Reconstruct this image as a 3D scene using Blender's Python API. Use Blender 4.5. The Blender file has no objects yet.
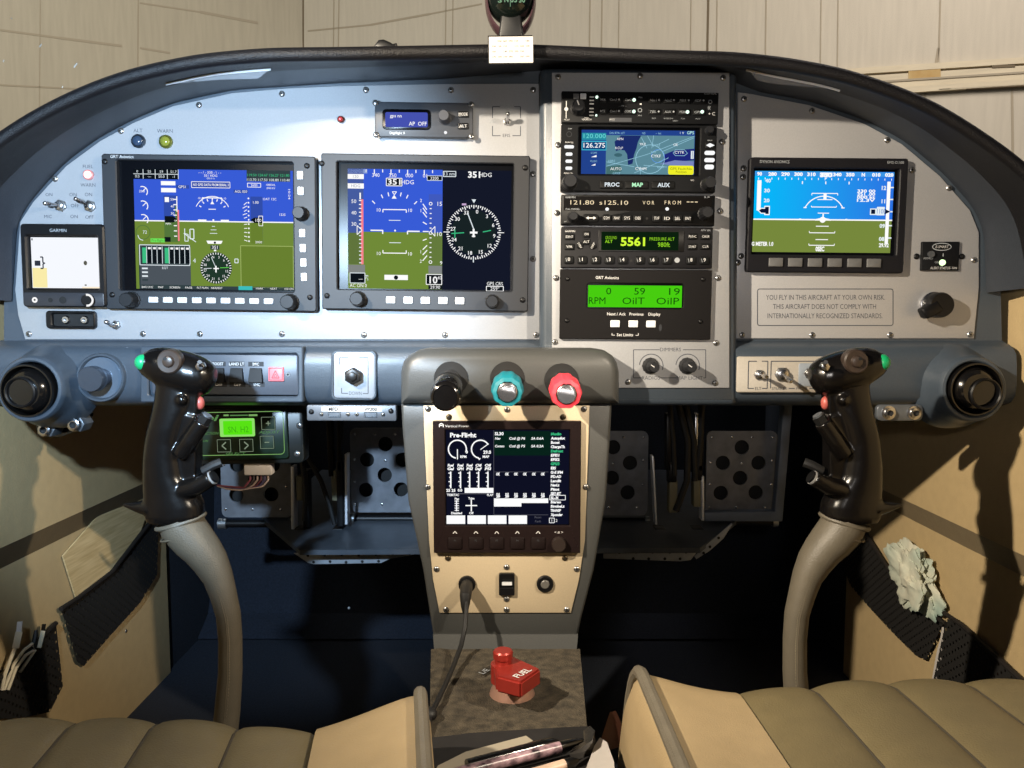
import bpy, bmesh, math, random
from mathutils import Vector, Matrix
random.seed(7)
S = bpy.context.scene
R = math.radians
# ------------------------------------------------------------ camera, world, light, exposure
FPX, CAMY, CAMZ, PITCH = 800.0, -0.80, 0.55, R(4.8)
cam = bpy.data.objects.new('camera', bpy.data.cameras.new('camera'))
S.collection.objects.link(cam)
cam.data.sensor_width = 36.0
cam.data.lens = 36.0 * FPX / 1024.0
cam.data.clip_start = 0.02
cam.location = (0, CAMY, CAMZ)
cam.rotation_euler = (R(90) - PITCH, 0, 0)
S.camera = cam
S.view_settings.view_transform = 'Standard'
S.view_settings.look = 'None'
S.view_settings.exposure = 0.0
S.view_settings.gamma = 1.0
S.view_settings.use_curve_mapping = False
w = bpy.data.worlds.new('world'); S.world = w; w.use_nodes = True
w.node_tree.nodes['Background'].inputs[0].default_value = (0.75, 0.8, 1.0, 1)
w.node_tree.nodes['Background'].inputs[1].default_value = 0.035

def lamp(name, kind, loc, target, power, color, size=0.03, angle=60, blend=0.5):
    l = bpy.data.lights.new(name, kind)
    l.energy = power; l.color = color
    if kind == 'SPOT':
        l.spot_size = R(angle); l.spot_blend = blend; l.shadow_soft_size = size
    elif kind == 'AREA':
        l.size = size
    else:
        l.shadow_soft_size = size
    o = bpy.data.objects.new(name, l); S.collection.objects.link(o)
    o.location = loc
    if target is not None:
        o.rotation_euler = (Vector(target) - Vector(loc)).to_track_quat('-Z', 'Y').to_euler()
    return o
WARM = (1.0, 0.86, 0.67)
COOL = (0.56, 0.77, 1.0)
# a warm reading lamp on each canopy rail, a cool white lamp at the left of the camera
lamp('reading_light', 'SPOT', (-0.50, -0.62, 0.88), (0.58, 0.05, 0.42), 84, WARM, 0.012, 74, 0.9)
lamp('reading_light', 'SPOT', (0.50, -0.60, 0.84), (-0.58, 0.02, 0.28), 32, WARM, 0.012, 66, 0.9)
lamp('white_lamp', 'SPOT', (-0.28, -0.60, 0.66), (-0.325, 0.0, 0.575), 38, COOL, 0.012, 64, 0.55)
lamp('fill_lamp', 'SPOT', (0.06, -0.82, 0.61), (0.26, 0.0, 0.72), 5.0, (1.0, 0.94, 0.88), 0.02, 62, 0.8)  # fill light added beside the camera to lift shaded parts of the panel
lamp('hangar_lamp', 'AREA', (1.6, 0.9, 2.6), (1.3, 3.2, 0.9), 50, (1.0, 0.92, 0.88), 1.0)
lamp('hangar_lamp', 'AREA', (-1.6, 0.8, 2.6), (-1.6, 3.6, 0.9), 60, (1.0, 0.97, 0.90), 1.0)

# ------------------------------------------------------------ pixel rays on real planes
_cp, _sp = math.cos(PITCH), math.sin(PITCH)
def ray(px, py):
    u = (px - 512.0) / FPX; v = (384.0 - py) / FPX
    return Vector((u, _cp + v * _sp, -_sp + v * _cp))
C0 = Vector((0, CAMY, CAMZ))
def P(px, py, Y):
    d = ray(px, py); return C0 + d * ((Y - CAMY) / d.y)
def PZ(px, py, z):
    d = ray(px, py); return C0 + d * ((z - CAMZ) / d.z)
def PX(px, py, x):
    d = ray(px, py); return C0 + d * (x / d.x)
def scl(px, py, Y):
    return (Y - CAMY) / ray(px, py).y / FPX

# ------------------------------------------------------------ materials
def lin(c):
    c = c / 255.0
    return c / 12.92 if c <= 0.04045 else ((c + 0.055) / 1.055) ** 2.4
def rgb(t): return (lin(t[0]), lin(t[1]), lin(t[2]), 1.0)
MATS = {}
def mat(name, col, rough=0.5, metal=0.0, noise=0.0, nscale=60.0, bump=0.0, bscale=400.0, stretch=(1, 1, 1), coat=0.0, spec=0.5, col2=None):
    if name in MATS: return MATS[name]
    m = bpy.data.materials.new(name); m.use_nodes = True
    n = m.node_tree.nodes; l = m.node_tree.links
    b = n['Principled BSDF']
    b.inputs['Base Color'].default_value = rgb(col)
    b.inputs['Roughness'].default_value = rough
    b.inputs['Metallic'].default_value = metal
    b.inputs['Specular IOR Level'].default_value = spec
    b.inputs['Coat Weight'].default_value = coat
    tc = n.new('ShaderNodeTexCoord'); mp = n.new('ShaderNodeMapping')
    mp.inputs['Scale'].default_value = stretch
    l.new(tc.outputs['Object'], mp.inputs['Vector'])
    nz = n.new('ShaderNodeTexNoise'); nz.inputs['Scale'].default_value = nscale; nz.inputs['Detail'].default_value = 4
    l.new(mp.outputs[0], nz.inputs['Vector'])
    rp = n.new('ShaderNodeValToRGB')
    c1 = rgb(col); k = noise
    c2 = rgb(col2) if col2 else tuple(min(1, x * (1 + k)) for x in c1[:3]) + (1,)
    c1 = c1 if col2 else tuple(x * (1 - k) for x in c1[:3]) + (1,)
    rp.color_ramp.elements[0].color = c1; rp.color_ramp.elements[0].position = 0.3
    rp.color_ramp.elements[1].color = c2; rp.color_ramp.elements[1].position = 0.7
    l.new(nz.outputs['Fac'], rp.inputs[0]); l.new(rp.outputs[0], b.inputs['Base Color'])
    if bump:
        n2 = n.new('ShaderNodeTexNoise'); n2.inputs['Scale'].default_value = bscale
        l.new(mp.outputs[0], n2.inputs['Vector'])
        bp = n.new('ShaderNodeBump'); bp.inputs['Strength'].default_value = bump; bp.inputs['Distance'].default_value = 0.002
        l.new(n2.outputs['Fac'], bp.inputs['Height']); l.new(bp.outputs[0], b.inputs['Normal'])
    MATS[name] = m
    return m
def em(name, col, st=1.0):
    if name in MATS: return MATS[name]
    m = bpy.data.materials.new(name); m.use_nodes = True
    n = m.node_tree.nodes; l = m.node_tree.links
    n.remove(n['Principled BSDF'])
    e = n.new('ShaderNodeEmission'); e.inputs[0].default_value = rgb(col); e.inputs[1].default_value = st
    l.new(e.outputs[0], n['Material Output'].inputs[0])
    MATS[name] = m
    return m
SILVER = mat('silver_paint', (166, 168, 172), 0.42, 0.25, 0.05, 900)
CREAMPL = mat('cream_paint', (190, 174, 146), 0.42, 0.1, 0.04, 700)
GREY = mat('grey_panel_paint', (61, 70, 80), 0.38, 0.0, 0.06, 500, 0.08, 900)
GREYC = mat('grey_console_paint', (66, 67, 66), 0.42, 0.0, 0.05, 500, 0.08, 900)
BEZEL = mat('dark_grey_bezel', (27, 29, 34), 0.55, 0.0, 0.08, 900, 0.05, 1500)
BLACK = mat('black_plastic', (12, 12, 14), 0.4, 0.0, 0.1, 300, spec=.3)
RADIO = mat('radio_black', (17, 18, 20), 0.5, 0.0, 0.1, 500, spec=.15)
VPBLK = mat('brown_black', (28, 20, 20), 0.4, 0.0, 0.1, 300, spec=.15)
KNOB = mat('knob_black', (24, 25, 28), 0.5, 0.0, 0.1, 300, spec=.3)
GLOSSK = mat('gloss_black', (14, 13, 13), 0.16, 0.0, 0.1, 100, coat=0.3)
GRIP = mat('grip_black', (13, 11, 10), 0.24, 0.0, 0.15, 90, 0.04, 200, spec=.4)
STEEL = mat('steel', (190, 190, 192), 0.25, 1.0, 0.05, 300)
SCREW = mat('screw_steel', (150, 150, 150), 0.3, 0.9, 0.1, 600)
DARKM = mat('dark_recess', (6, 6, 7), 0.7)
ALU = mat('aluminium', (150, 155, 160), 0.35, 0.85, 0.08, 200)
ALUD = mat('dull_aluminium', (105, 110, 116), 0.4, 0.6, 0.15, 120)
PEDAL = mat('pedal_metal', (112, 115, 122), 0.4, 0.25, 0.2, 60)
EDGE = mat('bright_edge', (215, 218, 224), 0.3, 0.3, 0.03, 200)
LIPM = mat('bright_strip', (158, 164, 172), 0.45, 0.2, 0.1, 200)
BTN = mat('button_white', (205, 208, 212), 0.5, 0, 0.03, 300)
BTNG = mat('button_grey', (92, 92, 92), 0.5, 0, 0.05, 300)
INK = mat('ink_dark', (70, 74, 82), 0.6)
INKW = mat('ink_white', (196, 196, 196), 0.6)
INKG = mat('ink_grey', (150, 155, 160), 0.6)
PAPER = mat('paper', (186, 181, 177), 0.7, 0, 0.02, 200)
RUBBER = mat('rubber', (18, 18, 19), 0.55, 0, 0.1, 200)
LEATH = mat('black_leather', (13, 12, 15), 0.5, 0, 0.2, 300, 0.4, 900, spec=.3)
CARPET = mat('tunnel_carpet', (66, 59, 47), 0.95, 0, 0.55, 110, 0.9, 700)
CARPB = mat('dark_carpet', (28, 35, 48), 0.95, 0, 0.3, 300, 0.6, 700)
CREAM = mat('cream_trim', (178, 156, 116), 0.6, 0, 0.04, 80, 0.15, 500)
CREAMSH = mat('cream_shade_band', (124, 110, 86), 0.6, 0, 0.05, 80, 0.15, 500)  # cream trim darkened: shade of the down-facing moulding put into the colour
OLIVE = mat('olive_leather', (94, 84, 58), 0.5, 0, 0.07, 60, 0.18, 900)
CREAML = mat('cream_leather', (144, 126, 95), 0.5, 0, 0.05, 60, 0.15, 900)
BOOT = mat('grey_leather', (92, 86, 74), 0.5, 0, 0.08, 60, 0.2, 800)
RED = mat('red_anodised', (146, 46, 38), 0.34, 0.35, 0.06, 200)
REDP = mat('red_plastic', (226, 62, 78), 0.4, 0, 0.04, 200)
TEAL = mat('teal_plastic', (26, 122, 138), 0.4, 0, 0.05, 200)
GREEN = mat('green_button', (20, 150, 92), 0.35)
WHITE = em('screen_white', (255, 255, 255), 1.0)

# ------------------------------------------------------------ mesh builder
_TX = {}
def text_geo(s, off=0.0, slant=0.0):
    k = (s, off, slant)
    if k in _TX: return _TX[k]
    cu = bpy.data.curves.new('lettering', 'FONT'); cu.body = s; cu.size = 1.0
    cu.align_x = 'LEFT'; cu.resolution_u = 2; cu.offset = off; cu.shear = slant
    ob = bpy.data.objects.new('lettering', cu)
    me = bpy.data.meshes.new_from_object(ob)
    vs = [v.co.copy() for v in me.vertices]; fs = [tuple(p.vertices) for p in me.polygons]
    bpy.data.objects.remove(ob); bpy.data.curves.remove(cu); bpy.data.meshes.remove(me)
    xs = [v.x for v in vs] or [0]
    _TX[k] = (vs, fs, min(xs), max(xs)); return _TX[k]
def rr(x0, y0, x1, y1, r=0.0, n=5):
    r = min(r, abs(x1 - x0) / 2, abs(y1 - y0) / 2)
    if r <= 0: r = 1e-4
    out = []
    for cx, cy, a0 in ((x1 - r, y0 + r, -90), (x1 - r, y1 - r, 0), (x0 + r, y1 - r, 90), (x0 + r, y0 + r, 180)):
        for i in range(n + 1):
            a = R(a0 + 90.0 * i / n); out.append((cx + r * math.cos(a), cy + r * math.sin(a)))
    return out
def circ(cx, cy, r, n=24, ry=None, a0=0):
    ry = r if ry is None else ry
    return [(cx + r * math.cos(a0 + 2 * math.pi * i / n), cy + ry * math.sin(a0 + 2 * math.pi * i / n)) for i in range(n)]
def inset(pts, b):
    n = len(pts); A = sum(pts[i][0] * pts[(i + 1) % n][1] - pts[(i + 1) % n][0] * pts[i][1] for i in range(n))
    sg = 1 if A > 0 else -1; out = []
    for i in range(n):
        p0, p1, p2 = Vector(pts[i - 1]), Vector(pts[i]), Vector(pts[(i + 1) % n])
        e1 = (p1 - p0); e2 = (p2 - p1)
        if e1.length < 1e-9 or e2.length < 1e-9: out.append((p1.x, p1.y)); continue
        n1 = Vector((-e1.y, e1.x)).normalized() * sg; n2 = Vector((-e2.y, e2.x)).normalized() * sg
        m = n1 + n2
        k = b * 2 / max(0.5, m.length_squared)
        q = p1 + m * k; out.append((q.x, q.y))
    return out
class MB:
    def __init__(s, fr=None, zoom=None):
        s.bm = bmesh.new(); s.mats = []; s.fr = fr; s.z = zoom
    def mi(s, m):
        if m not in s.mats: s.mats.append(m)
        return s.mats.index(m)
    def L(s, x, y, d):
        if s.z: x, y = s.z[0] + x / s.z[2], s.z[1] + y / s.z[2]
        cx, cy, sc = s.fr[:3]
        return Vector(((x - cx) * sc, -d * 0.001, -(y - cy) * (s.fr[3] if len(s.fr) > 3 else sc)))
    def face(s, vs, m):
        try:
            f = s.bm.faces.new(vs); f.material_index = s.mi(m); return f
        except ValueError: return None
    def loop3(s, pts): return [s.bm.verts.new(p) for p in pts]
    def bridge(s, a, b, m, close=True):
        n = len(a)
        for i in range(n if close else n - 1):
            s.face([a[i], a[(i + 1) % n], b[(i + 1) % n], b[i]], m)
    # flat drawing, d = millimetres towards the viewer
    def poly(s, pts, d, m): s.face(s.loop3([s.L(x, y, d) for x, y in pts]), m)
    def rect(s, x0, y0, x1, y1, d, m): s.poly([(x0, y0), (x1, y0), (x1, y1), (x0, y1)], d, m)
    def line(s, x0, y0, x1, y1, w, d, m):
        v = Vector((x1 - x0, y1 - y0)); k = Vector((-v.y, v.x)).normalized() * w / 2
        s.poly([(x0 + k.x, y0 + k.y), (x1 + k.x, y1 + k.y), (x1 - k.x, y1 - k.y), (x0 - k.x, y0 - k.y)], d, m)
    def pline(s, pts, w, d, m, close=False):
        n = len(pts)
        for i in range(n if close else n - 1):
            a, b = pts[i], pts[(i + 1) % n]; s.line(a[0], a[1], b[0], b[1], w, d, m)
    def box_line(s, x0, y0, x1, y1, w, d, m): s.pline([(x0, y0), (x1, y0), (x1, y1), (x0, y1)], w, d, m, True)
    def disc(s, cx, cy, r, d, m, n=20, ry=None): s.poly(circ(cx, cy, r, n, ry), d, m)
    def arc(s, cx, cy, r, a0, a1, w, d, m, n=18, ry=None):
        ry = r if ry is None else ry
        s.pline([(cx + r * math.cos(R(a0 + (a1 - a0) * i / n)), cy + ry * math.sin(R(a0 + (a1 - a0) * i / n))) for i in range(n + 1)], w, d, m)
    def text(s, t, x, y, cap, d, m, align='C', w=None, off=0.0, slant=0.0, rot=0.0):
        vs, fs, a, b = text_geo(t, off, slant)
        k = cap / 0.69; kx = k if not w else w / max(1e-6, b - a)
        ww = (b - a) * kx
        ox = x - (ww / 2 if align == 'C' else (ww if align == 'R' else 0))
        ca, sa = math.cos(R(rot)), math.sin(R(rot))
        nv = []
        for v in vs:
            qx, qy = ox + (v.x - a) * kx - x, -(v.y - 0.345) * k
            nv.append(s.bm.verts.new(s.L(x + qx * ca - qy * sa, y + qx * sa + qy * ca, d)))
        for f in fs: s.face([nv[i] for i in f], m)
    # solids
    def prism(s, pts, d0, d1, m, b=0.0, mf=None):
        base = s.loop3([s.L(x, y, d0) for x, y in pts])
        if b:
            k = b * 0.001 / s.fr[2] * (s.z[2] if s.z else 1)
            sg = 1 if d1 > d0 else -1
            mid = s.loop3([s.L(x, y, d1 - b * sg) for x, y in pts])
            q = inset(pts, k * 0.35)
            mid2 = s.loop3([s.L(x, y, d1 - b * 0.35 * sg) for x, y in q])
            top = s.loop3([s.L(x, y, d1) for x, y in inset(pts, k)])
            s.bridge(base, mid, m); s.bridge(mid, mid2, m); s.bridge(mid2, top, m)
        else:
            top = s.loop3([s.L(x, y, d1) for x, y in pts]); s.bridge(base, top, m)
        s.face(top, mf or m); s.face(base[::-1], m)
    def box(s, x0, y0, x1, y1, d0, d1, m, r=0.0, b=0.0, mf=None): s.prism(rr(x0, y0, x1, y1, r), d0, d1, m, b, mf)
    def ring(s, outer, inner, d0, d1, m, b=0.0, din=None):
        din = d0 if din is None else din
        k = b * 0.001 / s.fr[2] * (s.z[2] if s.z else 1)
        o0 = s.loop3([s.L(x, y, d0) for x, y in outer]); o1 = s.loop3([s.L(x, y, d1 - b) for x, y in outer])
        o2 = s.loop3([s.L(x, y, d1) for x, y in inset(outer, k)]) if b else o1
        i2 = s.loop3([s.L(x, y, d1) for x, y in inset(inner, -k)]); i1 = s.loop3([s.L(x, y, d1 - b) for x, y in inner]) if b else i2
        i0 = s.loop3([s.L(x, y, din) for x, y in inner])
        s.bridge(o0, o1, m)
        if b: s.bridge(o1, o2, m)
        s.bridge(o2, i2, m)
        if b: s.bridge(i2, i1, m)
        s.bridge(i1, i0, m)
        s.bridge(i0, o0, m)
    def lathe(s, cx, cy, prof, m, n=28, wob=0, wn=12, dx=0.0, dy=0.0):
        loops = []
        d00 = prof[0][1]
        for r, d in prof:
            ox, oy = dx * (d - d00), dy * (d - d00)
            loops.append(s.loop3([s.L(cx + ox + (r + (wob * r * math.cos(wn * a) if wob else 0)) * math.cos(a), cy + oy + (r + (wob * r * math.cos(wn * a) if wob else 0)) * math.sin(a), d) for a in [2 * math.pi * i / n for i in range(n)]]))
        for i in range(len(loops) - 1): s.bridge(loops[i], loops[i + 1], m)
        s.face(loops[-1], m); s.face(loops[0][::-1], m)
    def cyl(s, cx, cy, r, d0, d1, m, n=28, b=0.6, **k):
        kk = b * 0.001 / s.fr[2] * (s.z[2] if s.z else 1)
        s.lathe(cx, cy, [(r, d0), (r, d1 - b), (r - kk, d1)], m, n, **k)
    def screw(s, cx, cy, r, d=0.0, m=None, rot=None):
        m = m or SCREW
        s.lathe(cx, cy, [(r, d), (r, d + 0.5), (r * 0.8, d + 1.2), (r * 0.45, d + 1.6)], m, 14)
        s.disc(cx, cy, r * 0.36, d + 1.65, DARKM, 6)
    # free 3-D
    def tube(s, pts, rad, m, n=10, cap=True, ell=None):
        pts = [Vector(p) for p in pts]; N = len(pts)
        rs = rad if isinstance(rad, (list, tuple)) else [rad] * N
        loops = []; up = None
        for i in range(N):
            t = (pts[min(i + 1, N - 1)] - pts[max(i - 1, 0)]).normalized()
            if up is None:
                up = Vector((0, 0, 1)) if abs(t.z) < 0.9 else Vector((0, 1, 0))
            a = (up - t * up.dot(t)).normalized(); bb = t.cross(a); up = a
            loops.append(s.loop3([pts[i] + (a * math.cos(q) + bb * math.sin(q) * (ell or 1)) * rs[i] for q in [2 * math.pi * k / n for k in range(n)]]))
        for i in range(N - 1): s.bridge(loops[i], loops[i + 1], m)
        if cap: s.face(loops[0][::-1], m); s.face(loops[-1], m)
    def ball(s, c, r, m, n=16, sq=(1, 1, 1)):
        mx = Matrix.Translation(c) @ Matrix.Diagonal((r * sq[0], r * sq[1], r * sq[2], 1))
        q = bmesh.ops.create_uvsphere(s.bm, u_segments=n, v_segments=n // 2 + 2, radius=1.0, matrix=mx)
        for v in q['verts']:
            for f in v.link_faces: f.material_index = s.mi(m)
    def hexa(s, p, m):      # eight corners: bottom four, top four
        v = s.loop3(p)
        for f in ((0, 1, 2, 3), (4, 5, 6, 7), (0, 1, 5, 4), (1, 2, 6, 5), (2, 3, 7, 6), (3, 0, 4, 7)): s.face([v[i] for i in f], m)
    def slab(s, pts, off, m):   # polygon of 3-D points thickened by off
        a = s.loop3(pts); b = s.loop3([Vector(p) + Vector(off) for p in pts])
        s.face(a[::-1], m); s.face(b, m); s.bridge(a, b, m)
    def build(s, name, parent=None, ang=35, mods=None):
        bmesh.ops.recalc_face_normals(s.bm, faces=s.bm.faces)
        for f in s.bm.faces: f.smooth = True
        for e in s.bm.edges:
            if len(e.link_faces) == 2 and e.calc_face_angle(0) > R(ang): e.smooth = False
        me = bpy.data.meshes.new(name); s.bm.to_mesh(me); s.bm.free()
        for m in s.mats: me.materials.append(m)
        o = bpy.data.objects.new(name, me); S.collection.objects.link(o)
        if parent is not None: o.parent = parent
        return o
def tag(o, label, cat=None, group=None, kind=None):
    if label: o['label'] = label
    if cat: o['category'] = cat
    if group: o['group'] = group
    if kind: o['kind'] = kind
    return o
class T:
    """an Empty at a mounting point; parts are drawn in photo pixels at that depth, d mm proud of it"""
    def __init__(s, name, label, cat, px, py, Y, roll=0.0, face=0.0, group=None):
        p = P(px, py, Y - face * 0.001)
        o = bpy.data.objects.new(name, None); o.empty_display_size = 0.01; S.collection.objects.link(o)
        o.location = (p.x, Y, p.z); o.rotation_euler = (0, R(roll), 0)
        tag(o, label, cat, group); s.o = o
        s.fr = (px, py, scl(px, py, Y - face * 0.001), scl(px, py, Y - face * 0.001) / ray(px, py).y); s.face = face
    def mb(s, zoom=None):
        m = MB(s.fr, zoom)
        if s.exact: m.L = s.plane_point
        return m
    exact = False
    def plane_point(s, x, y, d):
        p = P(x, y, s.o.location.y - s.face * .001) - s.o.location; return Vector((p.x, -d * .001, p.z))
    def at(s, x, y, d):     # the drawing position whose proud point d shows over photo pixel x, y
        k = 1 - d * .001 / (s.o.location.y - CAMY); return 512 + (x - 512) * k, 317 + (y - 317) * k
def empty(name, label, cat, loc, group=None):
    o = bpy.data.objects.new(name, None); o.empty_display_size = 0.01; S.collection.objects.link(o)
    o.location = loc; return tag(o, label, cat, group)
def copy_tree(o, parent=None):
    c = o.copy(); S.collection.objects.link(c)
    if parent is not None: c.parent = parent
    for ch in list(o.children): copy_tree(ch, c)
    return c
def single(mb, name, label, cat, group=None, kind=None): return tag(mb.build(name), label, cat, group, kind)
# ============================================================ HANGAR
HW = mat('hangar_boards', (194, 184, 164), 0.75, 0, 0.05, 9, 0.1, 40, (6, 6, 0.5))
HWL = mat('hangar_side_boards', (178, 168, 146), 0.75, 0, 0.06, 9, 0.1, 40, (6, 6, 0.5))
SEAM = mat('board_seam', (164, 152, 130), 0.9)
SEAMD = mat('board_crack', (112, 98, 76), 0.9)
corner = C0 + Vector((ray(302, 0).x / ray(302, 0).y, 1, 0)) * 4.8
rend = C0 + Vector((ray(1024, 60).x / ray(1024, 60).y, 1, 0)) * 3.456
lend = C0 + Vector((ray(0, 30).x / ray(0, 30).y, 1, 0)) * 4.03
def wall_point(px, py, a, b):
    d = ray(px, py); n = Vector(((b - a).y, -(b - a).x, 0))
    return C0 + d * ((a - C0).dot(n) / d.dot(n))
def hangar_wall(name, a, b, m, ext):
    mb = MB(); dirv = (b - a).normalized(); e = b + dirv * ext
    n = Vector((dirv.y, -dirv.x, 0)); n = n if n.y > 0 else -n
    pts = [Vector((a.x, a.y, -0.9)), Vector((e.x, e.y, -0.9)), Vector((e.x, e.y, 4.2)), Vector((a.x, a.y, 4.2))]
    mb.slab(pts, n * 0.05, m)
    def seam(p0, p1, w, mm):
        q = [wall_point(x, y, a, b) - n * 0.002 for x, y in (p0, p1)]
        t = (q[1] - q[0]).normalized(); s = t.cross(n).normalized() * w / 2
        mb.slab([q[0] + s, q[1] + s, q[1] - s, q[0] - s], n * 0.004, mm)
    return mb, seam, n
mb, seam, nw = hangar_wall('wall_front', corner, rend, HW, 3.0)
seam((303, -160), (304, 420), 0.010, SEAMD)
for x, wd in ((333, .006), (338, .006), (445, .006), (452, .005), (589, .006), (601, .006), (618, .004), (820, .005), (837, .005), (765, .006), (716, .005), (690, .004)):
    seam((x + 3, -160), (x - 4, 420), wd, SEAM)
seam((711.5, -160), (700, 420), 0.010, SEAMD)
seam((945, -160), (938.5, 62), 0.007, SEAM); seam((938.5, 48), (936, 63), 0.011, SEAM)
seam((308, 31), (370, 25), 0.009, SEAM); seam((370, 25), (430, 14), 0.011, SEAM); seam((430, 14), (482, 4), 0.008, SEAM)
seam((925, 90), (928, 420), 0.009, SEAM); seam((1012, 90), (1016, 420), 0.009, SEAM)
seam((294, 0), (298, 9), 0.03, SEAMD); seam((264, 20), (284, 28), 0.02, SEAM)
tag(mb.build('wall_front'), 'pale boarded hangar wall with thin upright seams, beyond the glareshield', None, None, 'structure')
# the horizontal rail on the front wall
RAILM = mat('rail_paint', (206, 192, 162), 0.7, 0, 0.10, 6, 0.1, 40, (1, 1, 6))
STAIN = mat('rust_stain', (182, 148, 92), 0.85, 0, 0.2, 20, col2=(196, 170, 118))
mb = MB()
def wstrip(rows0, rows1, out, m, x0=820, x1=1100):
    a = [wall_point(x0, rows0[0], corner, rend), wall_point(x1, rows0[1], corner, rend), wall_point(x1, rows1[1], corner, rend), wall_point(x0, rows1[0], corner, rend)]
    mb.slab([p - nw * out for p in a], nw * (out - 0.002), m)
def slope(r): return (r + 9, r - 12 + 3)
wstrip(slope(63), slope(69), 0.025, RAILM)
wstrip(slope(71), slope(91), 0.02, RAILM)
wstrip(slope(85), slope(91), 0.03, RAILM)
wstrip(slope(77), slope(79), 0.025, SEAM)
wstrip((72.3, 69.8), (80.5, 78.5), 0.023, STAIN, 908, 940)
wstrip((67, 66.2), (69.5, 68.6), 0.024, SEAMD, 991, 1014)
wstrip((90.5, 84.5), (92, 86), 0.03, SEAMD, 938, 1060)
tag(mb.build('trim_1'), 'rust-stained rail fixed along the hangar wall at upper right', None, None, 'structure')
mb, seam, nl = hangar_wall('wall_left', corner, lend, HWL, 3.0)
for p0, p1, wd in (((0, 30), (60, 38), .010), ((60, 38), (122, 46), .012), ((140, 3), (200, 12), .008), ((200, 12), (258, 23), .014), ((140, 48), (170, 53), .010), ((0, 85), (80, 89), .008)):
    seam(p0, p1, wd, SEAM)
for x in (138, 40): seam((x + 1.5, -160), (x - 3, 420), .004 if x != 138 else .006, SEAM)
tag(mb.build('wall_left'), 'dim boarded hangar wall with wavering cracks, beyond the left of the windshield', None, None, 'structure')
mb = MB(); mb.slab([(-6, -1.2, -0.95), (6, -1.2, -0.95), (6, 6, -0.95), (-6, 6, -0.95)], (0, 0, 0.05), mat('hangar_floor', (110, 106, 98), 0.8, 0, 0.1, 4))
tag(mb.build('floor'), 'bare concrete hangar floor', None, None, 'structure')

# ============================================================ GLARESHIELD AND PANEL
A_PX = [(16, 345), (16, 300), (20, 222), (33, 202), (66, 166), (100, 141), (133, 123), (173, 106), (232, 93), (339, 86), (440, 83), (541, 82), (545, 70), (560, 69), (725, 71), (737, 73), (741, 90), (752, 93), (809, 105), (865, 124), (902, 144), (940, 176), (970, 210), (979, 232), (980, 288), (979, 345)]
A_GL = [(12, 345), (12, 300), (17, 222), (31, 200), (64, 163), (98, 138), (132, 120), (172, 103), (232, 90), (339, 83), (440, 79), (520, 72), (580, 68), (700, 69), (760, 92), (809, 101), (865, 120), (903, 140), (943, 173), (974, 208), (984, 232), (986, 288), (986, 345)]
C_PX = [(-112, 345), (-110, 310), (-100, 260), (-75, 205), (-35, 165), (0, 139), (33, 117), (83, 92), (133, 74), (199, 60), (266, 54), (339, 53), (486, 50), (532, 50), (640, 55), (737, 58), (790, 64), (846, 75), (902, 94), (940, 111), (977, 135), (1015, 161), (1050, 195), (1075, 245), (1088, 290), (1092, 345)]
CX, CY = 512.0, 345.0
def polar(poly):
    pol = sorted((math.atan2(CY - y, x - CX), math.hypot(x - CX, y - CY), x, y) for x, y in poly)
    def f(a):
        for i in range(len(pol) - 1):
            if pol[i][0] <= a <= pol[i + 1][0]:
                p, q = Vector(pol[i][2:]) - Vector((CX, CY)), Vector(pol[i + 1][2:]) - Vector((CX, CY))
                d = Vector((math.cos(a), -math.sin(a))); e = q - p
                den = d.x * e.y - d.y * e.x
                r = (p.x * e.y - p.y * e.x) / den if abs(den) > 1e-9 else pol[i][1]
                return r
        return pol[0][1] if a < pol[0][0] else pol[-1][1]
    return f
def smoothed(f, k=R(2.0)):
    return lambda a: (f(a - 2 * k) + 2 * f(a - k) + 3 * f(a) + 2 * f(a + k) + f(a + 2 * k)) / 9
fA, fC0 = smoothed(polar(A_GL), R(0.8)), smoothed(polar(C_PX), R(1.5))
fC = lambda a: fC0(a) - 7.5
def gl_point(a, t):     # t 0 at the panel, 1 at the rim
    pa = P(CX + fA(a) * math.cos(a), CY - fA(a) * math.sin(a), -0.002)
    pc = P(CX + fC(a) * math.cos(a), CY - fC(a) * math.sin(a), -0.10)
    q = pa.lerp(pc, t)
    bulge = 0.006 * math.sin(math.pi * t)
    return q + (pc - pa).cross(Vector((math.sin(a), 0, -math.cos(a)))).normalized() * 0.0 + Vector((math.cos(a), 0, math.sin(a))) * bulge
gs = empty('glareshield', 'black leather-rimmed glareshield curving over the instrument panel', 'glareshield', (0, -0.1, 0.78))
GI = Matrix.Translation(-gs.location)
def gl(p): return GI @ p
NA = 150
def gl_surface(a0, a1, t0, t1, nt, m, name, parent):
    mb = MB(); rows = []
    for j in range(nt + 1):
        t = t0 + (t1 - t0) * j / nt
        rows.append(mb.loop3([gl(gl_point(R(a0 + (a1 - a0) * i / NA), t)) for i in range(NA + 1)]))
    for j in range(nt): mb.bridge(rows[j], rows[j + 1], m, False)
    return mb.build(name, parent)
UNDER = mat('glareshield_grey', (40, 45, 53), 0.5, 0, 0.08, 300, 0.1, 700)
gl_surface(6.3, 175.0, 0.0, 0.42, 6, UNDER, 'inner_surround', gs)
gl_surface(6.3, 175.0, 0.42, 1.0, 8, LEATH, 'underside', gs)
mb = MB()
ring = [gl(gl_point(R(6.3 + 168.7 * i / NA), 1.0)) + Vector((math.cos(R(6.3 + 168.7 * i / NA)), -0.15, math.sin(R(6.3 + 168.7 * i / NA)))) * 0.0045 for i in range(NA + 1)]
mb.tube(ring, 0.0058, LEATH, 14)
mb.build('padded_rim', gs)
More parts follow.
